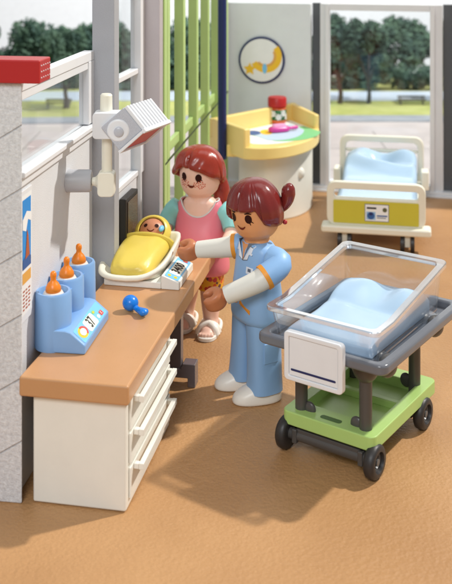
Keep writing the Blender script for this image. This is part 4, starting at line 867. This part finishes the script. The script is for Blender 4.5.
for y in (-1.67, 1.67):
    b = bmesh.new(); cyl(b, (-1.3, y, 0.5), (1.3, y, 0.5), 0.17, 18); box(b, -1.15, 1.15, y - 0.12, y + 0.12, 0.45, 0.72); obj('axle', b, M['cartdark'], cart, 0.02)
    for s in (-1, 1):
        x = s * 1.43
        b = bmesh.new(); ma = Matrix.Translation((x, y, 0.48)) @ Matrix.Rotation(R(90 * s), 4, 'Y')
        lathe(b, [(0.27, -0.15), (0.4, -0.16), (0.46, -0.11), (0.48, 0), (0.46, 0.11), (0.4, 0.16), (0.29, 0.16), (0.27, 0.08), (0.27, -0.1)], n=40, mat=ma); wh = obj('wheel', b, M['tyre'], cart, angle=50)
        b = bmesh.new(); lathe(b, [(0, -0.1), (0.268, -0.1), (0.268, 0.06), (0.18, 0.08), (0.15, 0.02), (0.1, 0.02), (0.09, 0.12), (0, 0.13)], n=30, mat=ma); obj('hub', b, M['hub'], wh, angle=40)
        b = bmesh.new(); box(b, x - s * 0.36 - 0.08, x - s * 0.36 + 0.08, y - 0.2, y + 0.2, 0.3, 0.72); obj('fork', b, M['cartdark'], cart, 0.04)
for x in (-1.05, 1.05):
    for y in (-1.45, 1.9):
        b = bmesh.new(); tube(b, [(x, y, 0.83), (x, y, 2.55), (x, y, 2.6), (x, y, 2.7), (x, y, 2.85), (x, y, 3.05), (x, y, 3.25)], [0.185, 0.185, 0.24, 0.32, 0.38, 0.41, 0.42], 22); ball(b, (x + 0.28 * (1 if x < 0 else -1), y, 1.24), 0.2, 0.09, 0.22, 16); obj('post', b, M['cartdark'], cart, angle=45)
b = bmesh.new(); slabring(b, rrect(-2.08, 2.08, -2.36, 3.4, 0.28), rrect(-1.76, 1.76, -2.08, 3.12, 0.16), 3.2, 3.5); obj('upper_frame', b, M['cartgrey'], cart, 0.09, angle=50)
b = bmesh.new(); prism(b, rrect(-1.755, 1.755, -2.075, 3.115, 0.12), 3.16, 3.26); obj('frame_floor', b, M['cartgrey'], cart, 0.02)
for y in (-1.45, 1.9):
    b = bmesh.new(); ball(b, (1.72, y, 3.14), 0.26, 0.36, 0.32); obj('bumper', b, M['cartdark'], cart)
# clear tub
tub = thing('bassinet_tub', 'clear plastic bassinet tub with sloping rim on the cart', 'bassinet', (CO[0], CO[1], 0), CR)
def rimz(y): return 4.2 + max(0, (y + 1.25)) / 3.9 * 0.62 if y > -1.25 else 4.2
N = 64
def tubring(hx, ya, yb, r, zf):
    pts = rrect(-hx, hx, ya, yb, r, 7); return [Vector((x, y, zf(y))) for x, y in pts]
b = bmesh.new()
def lerp_y(y): return y
loft(b, [tubring(1.62, -1.98, 2.45, 0.2, lambda y: 3.32), tubring(1.72, -2.18, 2.62, 0.22, lambda y: rimz(y)), tubring(1.66, -2.12, 2.56, 0.2, lambda y: rimz(y)), tubring(1.56, -1.92, 2.39, 0.18, lambda y: 3.38)]); obj('tub_shell', b, M['tub'], tub, angle=50)
b = bmesh.new()
r1 = rrect(-1.84, 1.84, -2.28, 2.74, 0.24, 7); r2 = rrect(-1.6, 1.6, -2.06, 2.50, 0.2, 7)
def dens(pts, k=4):
    out = []
    for i, p in enumerate(pts):
        q = pts[(i + 1) % len(pts)]
        L_ = math.dist(p, q); kk = k if L_ > 0.5 else 1
        for j in range(kk): out.append((p[0] + (q[0] - p[0]) * j / kk, p[1] + (q[1] - p[1]) * j / kk))
    return out
r1, r2 = dens(r1, 6), dens(r2, 6); n = len(r1)
rr = [[b.verts.new((x, y, rimz(y) + dz)) for x, y in pts] for pts, dz in ((r1, -0.03), (r1, 0.12), (r2, 0.12), (r2, -0.03))]
for k in range(n):
    m = (k + 1) % n
    for a_, c_ in ((0, 1), (1, 2), (2, 3), (3, 0)): b.faces.new((rr[a_][k], rr[a_][m], rr[c_][m], rr[c_][k]))
obj('tub_rim', b, M['rim'], tub, 0.035, angle=50)
def bassf(u, v):
    return 3.64 + 0.12 * v + 0.26 / (1 + math.exp(-(v - 0.70) * 20)) + 0.15 * bump(u, 0.26, 0.2) * bump(v, 0.88, 0.13) + 0.08 * bump(u, 0.8, 0.16) * bump(v, 0.88, 0.13) - 0.14 * bump(u, 0.56, 0.14) * bump(v, 0.86, 0.16) + 0.035 * math.sin(11 * v + 6 * u) - 0.05 * bump(v, 0.62, 0.05)
bedding('bassinet_mattress', -1.42, 1.42, -1.8, 2.2, 3.395, bassf, 'light blue cushion with a raised pillow end inside the clear bassinet', 'cushion', (CO[0], CO[1], 0), CR, M['sheet'], edge=0.28)
t = thing('name_board', 'blank white name board with one navy line hung on the front of the cart', 'name board', (CO[0], CO[1], 0), CR)
b = bmesh.new(); ringframe(b, rrect(-0.95, 0.92, 2.52, 3.9, 0.12), rrect(-0.8, 0.77, 2.66, 3.76, 0.05), -2.62, 0.22); obj('frame', b, M['white'], t, 0.04, angle=50)
b = bmesh.new(); box(b, -0.79, 0.76, -2.58, -2.44, 2.67, 3.75); obj('board', b, M['white'], t, 0.01)
P = Print((-0.015, -2.581, 3.2), (1, 0, 0), (0, 0, 1)); P.rect(-0.72, 0.72, -0.4, -0.335, M['navy'], 0, 0.03); P.build('line', t)
